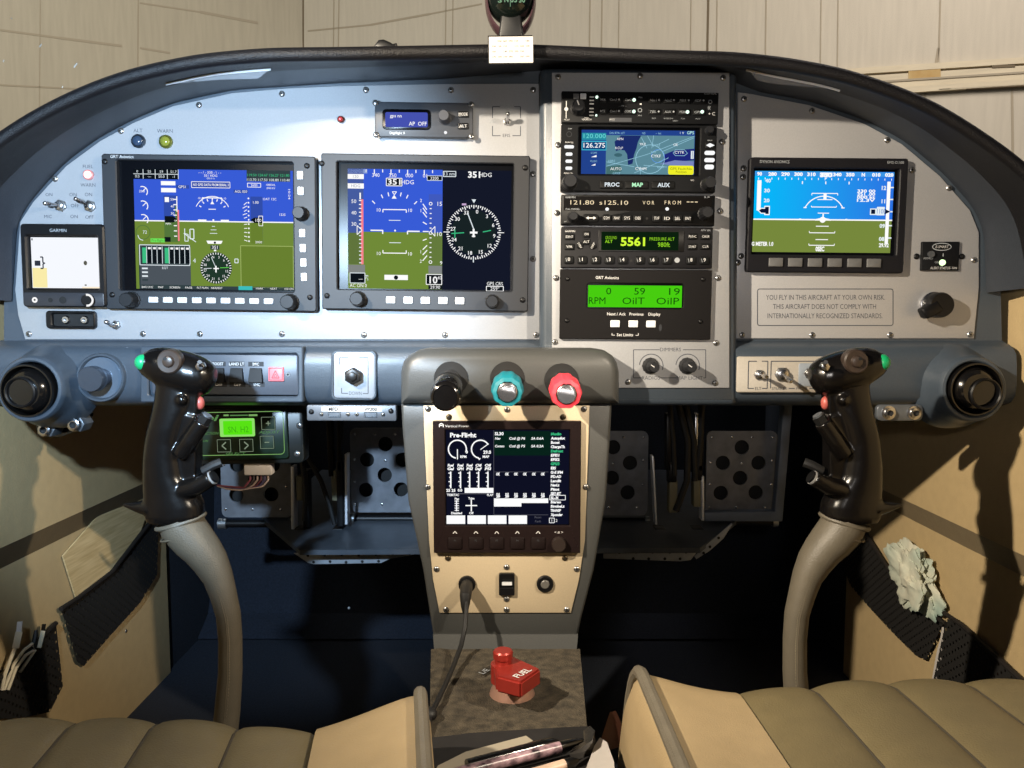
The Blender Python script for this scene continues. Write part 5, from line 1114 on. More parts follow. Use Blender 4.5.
# ============================================================ CABIN SHELL
WXS, WLS = {1: .499, -1: .515}, {1: .514, -1: .530}
def side_wall(name, sg, label):
    mb = MB(); ys = [-1.1, 0.40]; WX, WL = WXS[sg], WLS[sg]
    prof = [(WX + .02, .615), (WX + .004, .603), (WX, .592), (WX, .318), (WL, .290), (WL, .0)]
    A = [Vector((sg * x, ys[0], z)) for x, z in prof]; B = [Vector((sg * x, ys[1], z)) for x, z in prof]
    rows = [mb.loop3([a, b]) for a, b in zip(A, B)]
    for i in range(len(rows) - 1):
        mb.face([rows[i][0], rows[i][1], rows[i + 1][1], rows[i + 1][0]], CREAMSH if i == 3 else CREAM)
    o = mb.build(name, None, 12)
    return tag(o, label, None, None, 'structure')
side_wall('wall_right', 1, 'cream cabin side wall on the right with a moulding darkened for shade')
side_wall('wall_left', -1, 'cream cabin side wall on the left with a moulding darkened for shade')
mb = MB()
for sg in (-1, 1): mb.slab([(sg * .536, .40, .0), (sg * .536, .90, .0), (sg * .536, .90, .58), (sg * .536, .40, .58)], (sg * .004, 0, 0), CARPB)
mb.slab([(-.55, .88, 0), (.55, .88, 0), (.55, .88, .70), (-.55, .88, .70)], (0, .01, 0), CARPB)
tag(mb.build('wall_firewall'), 'dark firewall and footwell sides beyond the pedals', None, None, 'structure')
mb = MB()
mb.slab([(-.55, -1.1, .0), (.55, -1.1, .0), (.55, .88, .0), (-.55, .88, .0)], (0, 0, -.01), CARPB)
za = [(.62, .27), (.60, .10), (.57, .03), (.52, .004)]
r_ = [mb.loop3([Vector((-.535, y, z)), Vector((.535, y, z))]) for y, z in za]
for i in range(len(r_) - 1): mb.face([r_[i][0], r_[i][1], r_[i + 1][1], r_[i + 1][0]], CARPB)
tag(mb.build('floor'), 'dark carpet of the footwells', None, None, 'structure')
# pedal shelf and its riveted lips
SHELF = mat('shelf_grey', (70, 76, 84), .45, .2, .15, 60)
SZ = .276
sp = [PZ(300, 550, SZ), PZ(700, 548, SZ), PZ(733, 523, SZ), PZ(742, 516, SZ)]
sp += [Vector((sp[-1].x, .62, SZ)), Vector((PZ(262, 518, SZ).x, .62, SZ)), PZ(262, 518, SZ)]
mb = MB(); mb.slab(sp, (0, 0, -.006), SHELF)
single(mb, 'pedal_shelf', 'dark grey shelf under the rudder pedals', 'shelf')
def lip(pts, rivets, label, grp):
    t = T('riveted_lip', label, 'strip', pts[0][0], pts[0][1], .152, 0, 0, grp)
    mb = t.mb(); mb.prism(pts, 0, 1.5, LIPM, .3); mb.build('strip', t.o)
    mb = t.mb()
    for x, y in rivets: mb.disc(x, y, 1.5, 1.6, DARKM, 10)
    mb.build('holes', t.o)
z7 = lambda x, y: (190 + x / 4.387, 395 + y / 4.387)
lip([z7(*p) for p in ((455, 692), (985, 684), (982, 700), (880, 716), (840, 736), (545, 741), (520, 736))], [z7(*p) for p in ((518, 702), (592, 700), (667, 698), (741, 700), (816, 697), (890, 696), (964, 695), (543, 731), (615, 729), (685, 732), (756, 729), (828, 728))], 'bright riveted metal strip below the left pilot pedals', 'riveted strips')
z8 = lambda x, y: (590 + x / 4.52, 400 + y / 4.52)
lip([z8(*p) for p in ((60, 668), (470, 660), (490, 664), (480, 690), (455, 722), (410, 728), (60, 715))], [z8(*p) for p in ((132, 688), (207, 686), (282, 686), (360, 686), (433, 686), (195, 715), (265, 716), (338, 716), (407, 716))], 'bright riveted metal strip below the right pilot pedals', 'riveted strips')
lip([z8(*p) for p in ((470, 705), (635, 555), (640, 560), (600, 625), (540, 680), (480, 718))], [z8(*p) for p in ((578, 622), (540, 662), (512, 690))], 'slanting end of the riveted strip at the right footwell', 'riveted strips')
# rudder pedals
def pedal(label, cx, cy, group='rudder pedals', proto=[None], bright=PEDAL):
    Y = .27
    if proto[0] is None:
        t = T('rudder_pedal', label, 'pedal', cx, cy, Y, 0, 0, group)
        mb = t.mb(); hs = [circ(cx + dx, cy + dy, 7.2, 22) for dx, dy in ((0, -27), (-18.5, -11.5), (17, -11.5), (-1, 3.5), (-20, 18.5), (15, 18))]
        holed(mb, rr(cx - 35, cy - 43, cx + 35, cy + 41, 6)[::-1], hs, 0, 3, bright); mb.build('foot_plate', t.o)
        mb = t.mb(); mb.rect(cx - 33, cy - 41, cx + 33, cy + 38, -14, DARKM); mb.build('backing', t.o)
        mb = t.mb()
        for dx, dy in ((-30, -37), (-10, -37), (10, -37), (30, -37), (-31, -12), (0, -11), (30, -14), (-31, 10), (30, 10), (-31, 33), (-4, 33), (24, 33)): mb.lathe(cx + dx, cy + dy, [(1.3, 3), (1.2, 3.6), (.7, 4)], STEEL, 8)
        mb.build('rivets', t.o)
        mb = t.mb(); mb.tube([mb.L(cx - 30, cy + 47, 4), mb.L(cx + 32, cy + 47, 4)], .0055, BLACK, 14); mb.tube([mb.L(cx - 38, cy + 47, 4), mb.L(cx - 30, cy + 47, 4)], .0075, ALU, 14); mb.tube([mb.L(cx + 32, cy + 47, 4), mb.L(cx + 37, cy + 47, 4)], .0075, ALU, 14); mb.build('pivot_tube', t.o)
        proto[0] = t.o; return t.o
    c = copy_tree(proto[0]); p = P(cx, cy, Y); c.location = p; c['label'] = label; return c
pedal('drilled metal rudder pedal standing clear at the far right footwell', 740.5, 474)
pedal('drilled metal rudder pedal under the green-screened controller', 256.5, 476)
pedal('dark drilled rudder pedal just left of the centre console', 386, 471)
pedal('dark drilled rudder pedal just right of the centre console', 612.5, 474)
FRAMEM = mat('frame_grey_blue', (92, 102, 118), .5, 0, .06, 100)
t = T('support_tube', 'grey-blue square frame tube around the rightmost rudder pedal', 'frame', 785, 470, .24, 0, 0)
mb = t.mb(); mb.prism([(705, 512), (775, 511), (781, 400), (790, 400), (783, 521), (705, 521)], -10, 4, FRAMEM, 1); mb.build('tube', t.o)
# pedal links, chrome edges and cables
def link_set(label, x0, pts_r, cab, grp='pedal link plates'):
    t = T('pedal_link', label, 'linkage', x0, 480, .22, 0, 0, grp)
    for (xa, ya, xb, yb, w_, m_) in pts_r:
        mb = t.mb(); mb.prism([(xa - w_ / 2, ya), (xa + w_ / 2, ya), (xb + w_ / 2, yb), (xb - w_ / 2, yb)], -12, 4, m_, .4); mb.build('link_bar', t.o)
    for pts, rad, m_ in cab:
        mb = t.mb(); mb.tube([mb.L(x, y, d) for x, y, d in pts], rad, m_, 8); mb.build('hose', t.o)
    mb = t.mb(); mb.box(x0 - 6, 528, x0 + 5, 534, -14, 6, BLACK, 1, .5); mb.lathe(x0 - 1, 531, [(2.4, 6), (2, 8)], STEEL, 8); mb.build('clevis', t.o)
KH = mat('khaki_strap', (112, 108, 86), .6)
link_set('link plates and hoses beside the left pedal of the left seat', 300, [(293.5, 466, 292.5, 530, 3.2, EDGE), (300, 476, 300, 500, 6, KH), (306, 470, 306, 528, 6, BLACK)], [([(296, 440, 0), (303, 462, 2), (306, 490, 2), (304, 520, 2)], .0034, RUBBER), ([(292, 425, 0), (308, 455, 4), (322, 480, 5), (330, 505, 4), (334, 524, 2)], .0032, RUBBER)])
link_set('link plates and hoses beside the right pedal of the left seat', 338, [(347, 454, 346, 524, 2.6, EDGE), (334, 470, 335, 500, 5, KH), (340, 462, 340, 526, 6, BLACK), (330, 414, 332, 476, 5, BLACK), (341, 414, 340, 470, 4, BLACK)], [])
link_set('link plates and hoses at the left of the right footwell', 661, [(652, 456, 656.5, 524, 2, EDGE), (667, 414, 668, 470, 4, BLACK), (673, 480, 673, 512, 8, KH), (672, 464, 672, 482, 8, BLACK)], [([(668, 405, 2), (672, 440, 3), (674, 475, 3)], .0034, RUBBER), ([(676, 402, 4), (686, 440, 6), (686, 480, 6), (676, 510, 4)], .0045, RUBBER)])
link_set('link plates and hoses beside the rightmost pedal', 699, [(702, 476, 703, 520, 2.6, EDGE), (696.5, 480, 697, 506, 7, KH), (695, 414, 695, 462, 3, STEEL), (698, 462, 698, 480, 7, BLACK), (701, 402, 700, 470, 4, BLACK)], [([(683, 402, 4), (692, 440, 6), (694, 480, 5)], .004, RUBBER), ([(700, 402, 4), (699, 440, 3), (698, 465, 2)], .004, RUBBER)])
# ============================================================ CONTROL STICKS
def voxel(mb, name, parent, size=.0011, it=6, m=None):
    o = mb.build(name); o.modifiers.new('r', 'REMESH').mode = 'VOXEL'; o.modifiers['r'].voxel_size = size; o.modifiers['r'].use_smooth_shade = True
    s = o.modifiers.new('s', 'SMOOTH'); s.iterations = it; s.factor = .6
    dg = bpy.context.evaluated_depsgraph_get(); me = bpy.data.meshes.new_from_object(o.evaluated_get(dg))
    o.modifiers.clear(); old = o.data; o.data = me; bpy.data.meshes.remove(old); me.name = name
    me.materials.clear(); me.materials.append(m)
    for p in me.polygons: p.use_smooth = True; p.material_index = 0
    o.parent = parent; return o
SY = -0.12
def gL(x, y, d): return mb.L(*ST.at(x, y, d), d)
t = T('control_stick', 'left control stick, black pistol grip on a curved grey leather-wrapped stem, its button facing left', 'control stick', 178, 516, SY, 0, 0, 'control sticks')
ST = t; t.exact = True
mb = t.mb()
def loft_h(rows):
    loops = []
    for y, xl, xr, d in rows:
        n = 28; cx, hw = (xl + xr) / 2, (xr - xl) / 2
        loops.append(mb.loop3([mb.L(cx + hw * math.copysign(abs(math.cos(a)) ** .8, math.cos(a)), y, d * math.copysign(abs(math.sin(a)) ** .85, math.sin(a))) for a in [2 * math.pi * i / n for i in range(n)]]))
    for i in range(len(loops) - 1): mb.bridge(loops[i], loops[i + 1], GRIP)
    mb.face(loops[0], GRIP); mb.face(loops[-1], GRIP)
loft_h([(374, 158, 200, 13), (386, 157, 199, 13), (398, 156, 197, 14), (412, 153.5, 193, 15), (428, 149.5, 187, 16), (442, 147, 184, 16), (458, 145.5, 184, 16.5), (474, 145.2, 187, 17), (490, 145.4, 196, 17.5), (504, 146, 203, 18.5), (514, 147, 204, 19), (520, 149, 201, 18)])
def loft_v(cols):
    loops = []
    for x, yt, yb, d in cols:
        n = 26; cy, hh = (yt + yb) / 2, (yb - yt) / 2
        loops.append(mb.loop3([mb.L(x, cy + hh * math.sin(a), d * math.cos(a)) for a in [2 * math.pi * i / n for i in range(n)]]))
    for i in range(len(loops) - 1): mb.bridge(loops[i], loops[i + 1], GRIP)
    mb.face(loops[0], GRIP); mb.face(loops[-1], GRIP)
loft_v([(141, 356, 372, 8), (145, 352, 376, 12), (152, 348.5, 381, 15), (160, 347, 386, 17), (170, 347.5, 390, 18), (180, 349.5, 393, 18), (190, 352, 395.5, 18), (200, 355.5, 396, 17), (207, 359, 394, 15), (212, 363, 388, 11), (215.5, 368, 381, 6)])
mb.prism([(172, 408), (206, 417), (203, 428), (182, 453)], -10, 10.5, GRIP)
mb.ball(gL(182, 400, 12), .0045, GRIP, 14)
# column behind the trigger, diagonal post, lower post, heel spur
mb.prism([(176, 388), (201, 390), (200, 412), (199, 476), (180, 480)], -9, 9, GRIP)
mb.tube([gL(180, 455, 9), gL(190, 441, 11), gL(203, 422, 11)], [.0072, .0074, .0070], GRIP, 16)
mb.tube([gL(178, 492, 8), gL(196, 487, 10), gL(212, 478, 10)], [.0078, .0076, .0072], GRIP, 16)
mb.tube([mb.L(152, 506, 4), mb.L(140, 505, 6), mb.L(127, 502.5, 8)], [.008, .0045, .0012], GRIP, 12, True, 1.6)
gp = voxel(mb, 'grip', t.o, m=GRIP)
def gL(x, y, d): return mb.L(*t.at(x, y, d), d)
mb = t.mb(); hx, hy = t.at(169.5, 361.5, 18); mb.lathe(hx, hy, [(12.2, 12), (12, 19), (10.6, 20.5), (6, 20.2), (5, 22.5), (4, 23)], mat('hat_brown', (52, 42, 36), .4, 0, .1, 200), 36); mb.disc(hx - 2, hy - 3, 1.8, 23.1, DARKM, 10); mb.build('hat_switch', gp)
mb = t.mb(); c_ = gL(143, 362.5, 8); mb.ball(c_, .0066, GREEN, 20, (1, 1.1, 1.05)); mb.tube([gL(150, 363, 7), gL(145, 362.6, 8)], .0072, BLACK, 18); tag(mb.build('thumb_button', gp), 'green thumb button')
mb = t.mb(); tx, ty = t.at(200, 366.5, 18); mb.prism(circ(tx, ty, 4.6, 6), 14, 19.5, STEEL, .5); mb.tube([gL(200, 366, 19), gL(200, 364, 24), gL(199.5, 362, 28)], [.0012, .0015, .0018], STEEL, 10); tag(mb.build('toggle', gp), 'chrome toggle lever')
mb = t.mb(); mb.ball(gL(200, 403, 2), .0048, mat('trigger_red', (170, 84, 76), .4), 16, (.75, .9, 1.2)); tag(mb.build('trigger', gp), 'red trigger')
mb = t.mb(); mb.tube([gL(202, 423, 11.5), gL(207, 416, 11.5)], .0056, mat('button_dark', (36, 36, 36), .3, .4), 6); mb.tube([gL(206.5, 416.8, 11.5), gL(208, 414.6, 11.5)], .0042, ALUD, 14); mb.build('push_button', gp)
mb = t.mb(); mb.tube([gL(211.5, 478.3, 10), gL(213.2, 477.3, 10)], .0062, mat('ring_grey', (130, 130, 130), .4), 18); mb.tube([gL(213, 477.5, 10), gL(215, 476.3, 10)], .0056, BLACK, 16); tag(mb.build('lower_button', gp), 'pale-ringed lower button')
mb = t.mb(); mb.tube([mb.L(205, 470, 4), mb.L(216, 464, 4), mb.L(222, 462, 2)], .004, RUBBER, 10)
mb.build('cable', t.o)
# leather-wrapped stem
mb = t.mb()
cl = [(179.5, 519, 23, 20), (182, 526, 23.5, 20.5), (187, 533, 23, 20.5), (193.5, 541, 22.3, 20), (202, 550.5, 20.5, 19), (210, 562, 18.8, 18), (217.5, 577, 16, 17), (223, 595, 14.2, 15.5), (228, 615, 13.2, 14.5), (230, 640, 12.8, 14), (230, 672, 13, 14), (227, 712, 14, 14), (221, 760, 15, 15), (214, 800, 15, 15)]
pts = [mb.L(x, y, -1) for x, y, r_, d in cl]; s_ = t.fr[2]
mb.tube(pts, [r_ * s_ for x, y, r_, d in cl], BOOT, 26, True, .9); lst = mb.build('leather_stem', t.o)
mb = t.mb()
def stemline(fx, rad, m_, dash):
    out = []
    for i in range(len(cl) - 1):
        for k in range(6):
            u = k / 6; x, y, r_, d = [cl[i][j] * (1 - u) + cl[i + 1][j] * u for j in range(4)]
            dx, dy = cl[i + 1][0] - cl[i][0], cl[i + 1][1] - cl[i][1]; L_ = math.hypot(dx, dy); nx, ny = dy / L_, -dx / L_
            dep = r_ * s_ * 1000 * math.sqrt(max(0, 1 - fx * fx)) * .9 - 1
            out.append(mb.L(x + nx * r_ * fx, y + ny * r_ * fx, dep + .3))
    out = out[3:]
    if not dash: mb.tube(out, rad, m_, 6)
    else:
        for a, b in zip(out[:-1], out[1:]):
            for k in range(2):
                p, q = a.lerp(b, k / 2 + .08), a.lerp(b, k / 2 + .40); mb.tube([p, q], rad, m_, 5)
STI = mat('stitch', (170, 158, 132), .7); SMM = mat('leather_seam', (92, 84, 70), .6)
stemline(.10, .0010, SMM, False); stemline(.24, .0007, STI, True); stemline(-.04, .0007, STI, True)
mb.build('stitching', lst)
mb = t.mb(); c0_, c1_ = mb.L(180.4, 521.5, -1), mb.L(182.5, 528, -1); ax = (c1_ - c0_).normalized(); ua = Vector((0, 1, 0)); va = ax.cross(ua)
for off, rr2, rt in ((0, 23.4, .0022), (.011, 23.3, .0009)):
    mb.tube([c0_ + ax * off + (ua * math.sin(q) * .9 + va * math.cos(q)) * rr2 * s_ for q in [2 * math.pi * k / 40 for k in range(41)]], rt, BOOT if not off else SMM, 8)
mb.build('leather_cuff', lst)
r2 = copy_tree(t.o); r2.location.x = -t.o.location.x + .001; r2.scale.x = -1
r2['label'] = 'right control stick, black pistol grip on a curved grey leather-wrapped stem, its button facing right'

# ============================================================ SIDE POCKETS
NET = bpy.data.materials.new('pocket_net'); NET.use_nodes = True
n_ = NET.node_tree.nodes; l_ = NET.node_tree.links; b_ = n_['Principled BSDF']; b_.inputs['Base Color'].default_value = rgb((16, 14, 12)); b_.inputs['Roughness'].default_value = .8
tc = n_.new('ShaderNodeTexCoord'); mp = n_.new('ShaderNodeMapping'); mp.inputs['Rotation'].default_value = (R(38), 0, 0); l_.new(tc.outputs['Object'], mp.inputs[0])
sx = n_.new('ShaderNodeSeparateXYZ'); l_.new(mp.outputs[0], sx.inputs[0])
def mth(op, a, b=None):
    q = n_.new('ShaderNodeMath'); q.operation = op
    for i, v in enumerate((a, b)):
        if v is None: continue
        if isinstance(v, (int, float)): q.inputs[i].default_value = v
        else: l_.new(v, q.inputs[i])
    return q.outputs[0]
fy = mth('SINE', mth('MULTIPLY', sx.outputs[1], 2 * math.pi / .0075)); fz = mth('SINE', mth('MULTIPLY', sx.outputs[2], 2 * math.pi / .0085))
hole = mth('GREATER_THAN', mth('MULTIPLY', mth('MAXIMUM', fy, 0.0), mth('MAXIMUM', fz, 0.0)), .45)
tr = n_.new('ShaderNodeBsdfTransparent'); mx = n_.new('ShaderNodeMixShader'); l_.new(hole, mx.inputs[0]); l_.new(b_.outputs[0], mx.inputs[1]); l_.new(tr.outputs[0], mx.inputs[2]); l_.new(mx.outputs[0], n_['Material Output'].inputs[0])
BIND = mat('net_binding', (26, 22, 20), .6, 0, .1, 200)
def net_pocket(sg, label, poly, top, drop=.006):
    WL = WLS[sg]; x = sg * (WL - drop)
    pts = [PX(px, py, x) for px, py in poly]; c = sum(pts, Vector()) / len(pts)
    r = empty('net_pocket', label, 'pocket', c, 'net pockets on the side walls')
    mb = MB(); mb.face(mb.loop3([p - c for p in pts]), NET); mb.build('net', r)
    mb = MB(); x2 = sg * (WL - .0012); mb.face(mb.loop3([(PX(px, py, x2) - c) * .955 + Vector((x2 - c.x, 0, 0)) * .045 for px, py in poly]), mat('pocket_lining', (112, 98, 70), .9)); mb.build('lining', r)
    mb = MB(); mb.tube([PX(px, py, x - sg * .001) - c for px, py in top], .0028, BIND, 8); mb.build('elastic_edge', r)
net_pocket(-1, 'black net pocket on the left wall holding a paper sheet', [(134, 543), (159, 513), (157, 575), (140, 603), (110, 636), (84, 666), (77, 662), (68, 632), (61, 609), (78, 598), (112, 572)], [(159, 511), (134, 543), (112, 572), (78, 598), (61, 609)])
net_pocket(-1, 'black net pocket at lower left with white cables sticking out', [(56, 623), (63, 686), (50, 712), (22, 718), (-30, 720), (-40, 705), (0, 677)], [(56, 623), (34, 645), (0, 678), (-40, 706)])
net_pocket(1, 'black net pocket on the right wall holding crumpled pale cloth', [(868, 536), (842, 562), (850, 585), (866, 604), (890, 630), (915, 655), (926, 660), (944, 622), (925, 612), (895, 580)], [(864, 530), (880, 556), (897, 582), (920, 606), (946, 624)])
net_pocket(1, 'black net pocket at lower right beside the right seat', [(946, 619), (960, 620), (990, 650), (1030, 690), (1060, 720), (925, 720), (934, 677)], [(944, 613), (962, 625), (992, 652), (1030, 688), (1060, 716)])
mb = MB(); mb.slab([PX(x, y, .5085) for x, y in ((942, 627), (943.5, 640), (941, 660), (936, 679), (932, 679), (936, 655), (940, 640))], (.002, 0, 0), PAPER); single(mb, 'paper_slip', 'narrow white slip standing between the two right-hand net pockets', 'paper')
LINED = mat('lined_paper', (214, 190, 142), .7, 0, .0, 4, 0, 1, (1, 5, 70), col2=(184, 158, 110))
mb = MB(); mb.slab([PX(x, y, -.5262) for x, y in ((63, 556), (98, 516), (142, 500), (150, 505), (136, 545), (112, 572), (78, 604))], (-.0015, 0, 0), LINED); single(mb, 'paper_sheet', 'tan ruled paper sheet tucked into the upper left net pocket', 'paper')
# cables in the lower left pocket
t = empty('usb_cable', 'white charging cable with metal plug sticking out of the lower left pocket', 'cable', PX(20, 660, -.522))
base = t.location
wp = lambda x, y, d=0: PX(x, y, -.522 + d) - base
CBL = mat('cable_white', (222, 212, 186), .5)
mb = MB(); a, b = wp(18, 634, .003), wp(15.5, 648, .003); mb.tube([wp(19, 632, .003), b], .0062, CBL, 4, True, .6); mb.build('plug_body', t)
mb = MB(); mb.tube([wp(20, 621.5, .003), wp(18.8, 633, .003)], .0050, EDGE, 4, True, .5); mb.build('plug_tip', t)
mb = MB(); mb.tube([wp(15, 648, .003), wp(11, 658, .003), wp(5, 674, .002), wp(2, 690, 0)], .0019, CBL, 8); mb.tube([wp(4, 690), wp(14, 664, .002), wp(24, 650, .003), wp(32, 644, .003), wp(35, 650, .002), wp(20, 672, 0)], .0017, CBL, 8); mb.tube([wp(8, 690), wp(16, 668, .002), wp(26, 655, .003), wp(33, 651, .002)], .0017, CBL, 8); mb.build('cord', t)
t2 = empty('cable_plug', 'small black and white cable plug beside the white charging cable in the lower left pocket', 'cable', PX(41, 636, -.522))
base = t2.location
mb = MB(); mb.tube([wp(43, 631, .002), wp(39, 648, .002)], .0042, CBL, 4, True, .6); mb.build('plug_body', t2)
mb = MB(); mb.tube([wp(44, 624, .002), wp(42.8, 632, .002)], .004, BLACK, 4, True, .6); mb.build('plug_tip', t2)
t3 = empty('cable_plug', 'slim dark cable plug between the white plugs in the lower left pocket', 'cable', PX(34, 636, -.523))
base = t3.location
mb = MB(); mb.tube([wp(36, 630, .002), wp(35.5, 636, .002), wp(33, 648, .001)], [.0018, .0026, .0026], RUBBER, 8); mb.build('plug_body', t3)
# crumpled cloth
CLOTH = mat('pale_cloth', (206, 200, 180), .8, 0, .0, 14, .3, 60, col2=(132, 160, 152))
mb = MB(); c = PX(913, 578, .496)
bmesh.ops.create_icosphere(mb.bm, subdivisions=5, radius=1.0)
from mathutils import noise
for v in mb.bm.verts:
    d_ = v.co.normalized(); k = .85 + .75 * noise.noise(d_ * 1.7 + Vector((1, 5, 2))) + .30 * abs(noise.noise(d_ * 4 + Vector((3, 1, 2)))) + .08 * noise.noise(d_ * 9)
    q = d_ * k; v.co = Vector((q.x * .015, q.y * .050 + q.z * -.006, q.z * .037 + q.y * .008))
for v in mb.bm.verts: v.co += c
for f_ in mb.bm.faces: f_.material_index = mb.mi(CLOTH)
single(mb, 'cloth_bundle', 'crumpled pale white and teal cloth stuffed in the right net pocket', 'cloth')
for lab, sg, px, py in (('tiny dark screw in the left side wall below the net pocket', -1, 126, 631),):
    mb = MB(); p = PX(px, py, sg * WLS[sg]); mb.ball(p, .0026, SCREW, 10, (.5, 1, 1)); single(mb, 'wall_screw', lab, 'screw')

# ============================================================ SEATS
def seat(label, x_in, sgn, Yf, z0, seams, bol):
    """cushion with channels; x measured outward from the inner side, front edge at Yf"""
    r = empty('seat', label, 'seat', (x_in + sgn * .22, Yf - .2, z0 - .1), 'seats')
    base = r.location; depth, W = .48, .44
    def prof(v):            # v distance back from the front edge
        return 0.0 - .10 * max(0, (1 - v / .07)) ** 2.4 * (1 if v < .07 else 0) + .004 * math.sin(v * 9)
    def dip(u): return -.0075 * math.exp(-((u - .072) / .055) ** 2) + .005 * math.exp(-(u / .03) ** 2)
    def cushion(us, zf, m, name, n_v=40):
        mb = MB(); rows = []
        for j in range(n_v + 1):
            v = depth * (j / n_v) ** 1.7
            rows.append(mb.loop3([Vector((x_in + sgn * u + sgn * seams[2] * v, Yf - v, z0 + prof(v) + zf(u, v) + dip(u))) - base for u in us]))
        for j in range(n_v): mb.bridge(rows[j], rows[j + 1], m, False)
        lo = mb.loop3([Vector((q.co.x, q.co.y, z0 - .15 - base.z)) for q in rows[0]])
        mb.bridge(lo, rows[0], m, False)
        return mb, rows
    ed = seams[0]; bw = ed[0]
    # bolster
    us = [bw * k / 16 for k in range(17)]
    zb = lambda u, v: bol * math.sin(math.pi * min(1, .5 + .5 * u / bw) ) + bol * .25 - .018 * max(0, 1 - u / .010) ** 2
    mb, rows = cushion(us, zb, CREAML, 'bolster')
    lo = mb.loop3([Vector((row[0].co.x - sgn * .004, row[0].co.y, z0 - .16 - base.z)) for row in rows])
    for j in range(len(rows) - 1): mb.face([rows[j][0], rows[j + 1][0], lo[j + 1], lo[j]], CREAML)
    mb.build('bolster', r)
    # centre channels, one panel each
    for i in range(len(ed) - 1):
        a, b = ed[i], ed[i + 1]
        us = [a + (b - a) * k / 12 for k in range(13)]
        zf = lambda u, v, a=a, b=b: .0048 * (math.sin(math.pi * min(1, max(0, (u - a) / (b - a)))) ** .55 - 1) + .003
        mb, rows = cushion(us, zf, OLIVE if b < .40 else CREAML, 'channel')
        mb.build('seat_channel', r)
    # seams
    for i, u in enumerate(ed[:-1]):
        mb = MB(); pts = []
        for j in range(30):
            v = depth * (j / 29) ** 1.7; pts.append(Vector((x_in + sgn * u + sgn * seams[2] * v, Yf - v, z0 + prof(v) + dip(u) - .0018)) - base)
        mb.tube(pts, .0010, mat('dark_seam', (50, 44, 34), .8), 6); mb.build('seam', r)
    # piping along the inner edge
    mb = MB(); pts = []
    for j in range(34):
        v = depth * (j / 33) ** 1.7; u = .006; pts.append(Vector((x_in + sgn * u + sgn * seams[2] * v, Yf - v, z0 + prof(v) + zb(.010, v) + dip(u) + .001)) - base)
    mb.tube(pts, .0042, BOOT, 10); mb.build('piping', r)
    return r
EDGES = [.070, .119, .169, .219, .269, .319, .369, .40, .44]
seat('left seat cushion of olive ribbed leather with a cream bolster', -.058, -1, -.272, .302, (EDGES, 0, -.14), .012)
seat('right seat cushion of olive ribbed leather with a cream bolster', .076, 1, -.240, .312, (EDGES, 0, .02), .003)

# ============================================================ TUNNEL AND WHAT LIES ON IT
TZ = .245
t = empty('tunnel', 'brown-grey carpeted tunnel between the seats', 'tunnel', (0, -.3, TZ))
mb = MB(); A = []
for k in range(25):
    q = k / 24; l0, l1 = PZ(431, 649, TZ), PZ(429, 760, TZ); r0, r1 = PZ(580, 649, TZ), PZ(590, 760, TZ)
    l, r = l0.lerp(l1, q * 1.2), r0.lerp(r1, q * 1.2)
    A.append(mb.loop3([Vector((l.x - .004, l.y, .0)) - t.location, Vector((l.x, l.y, TZ - .008)) - t.location] + [l.lerp(r, j / 16) + Vector((0, 0, .0015 * noise.noise(Vector((j * .6, k * .6, 0))))) - t.location for j in range(17)] + [Vector((r.x, r.y, TZ - .008)) - t.location, Vector((r.x + .004, r.y, 0)) - t.location]))
for k in range(24): mb.bridge(A[k], A[k + 1], CARPET, False)
mb.face(A[0], CARPET); mb.build('carpet', t)
# fuel selector
c = PZ(517, 691, TZ)
t = empty('fuel_selector', 'red anodised fuel selector lever marked FUEL on the carpeted tunnel', 'fuel selector', c)
def fz(px, py, z): return PZ(px, py, TZ + z) - c
mb = MB(); k = 28
L0 = []
for rad, z in ((.0185, 0), (.0175, .003), (.0145, .009), (.0130, .018)): L0.append(mb.loop3([Vector((rad * math.cos(2 * math.pi * i / k) - .004, rad * math.sin(2 * math.pi * i / k) - .004, z)) for i in range(k)]))
for i in range(3): mb.bridge(L0[i], L0[i + 1], mat('salmon_metal', (172, 134, 118), .3, .5))
mb.face(L0[-1], MATS['salmon_metal']); mb.build('base_cone', t)
zt, zb_ = .030, .017
top = [fz(493.5, 664, zt), fz(512, 656, zt), (fz(540.5, 669.5, zt)), (fz(520.5, 681, zt))]
# one plain arm: top outline from the picture, straight sides down
mb = MB()
tp = [fz(x, y, zt) for x, y in ((493, 662), (497, 656), (514, 656), (541, 668.5), (521, 682.5), (496, 676))]
lw = [Vector((p.x, p.y, zb_)) for p in tp]
a = mb.loop3(lw); b = mb.loop3(tp); mb.bridge(a, b, RED); mb.face(b, RED); mb.face(a[::-1], RED)
bmesh.ops.recalc_face_normals(mb.bm, faces=mb.bm.faces)
bmesh.ops.bevel(mb.bm, geom=[e_ for e_ in mb.bm.edges], offset=.0016, segments=2, affect='EDGES')
mb.build('lever_arm', t)
mb = MB(); kc = fz(503.0, 662, zt); L0 = []
for rad, z in ((.0098, -.016), (.0098, -.001), (.0068, .000), (.0068, .003), (.0078, .0035), (.0080, .0085), (.0070, .0098)): L0.append(mb.loop3([kc + Vector((rad * math.cos(2 * math.pi * i / k), rad * math.sin(2 * math.pi * i / k), z)) for i in range(k)]))
for i in range(6): mb.bridge(L0[i], L0[i + 1], RED)
mb.face(L0[-1], RED); mb.build('lock_button', t)
mb = MB(); vs, fs, xa, xb = text_geo('FUEL', .02)
o_ = fz(518.5, 678.0, zt + .0006); ex = (fz(532.2, 670.0, zt + .0006) - o_) / (xb - xa); ey = Vector((-ex.y, ex.x, 0)) * 1.05
nv = [mb.bm.verts.new(o_ + ex * (v.x - xa) + ey * v.y) for v in vs]
for f_ in fs: mb.face([nv[i] for i in f_], INKW)
mb.build('lettering', t)
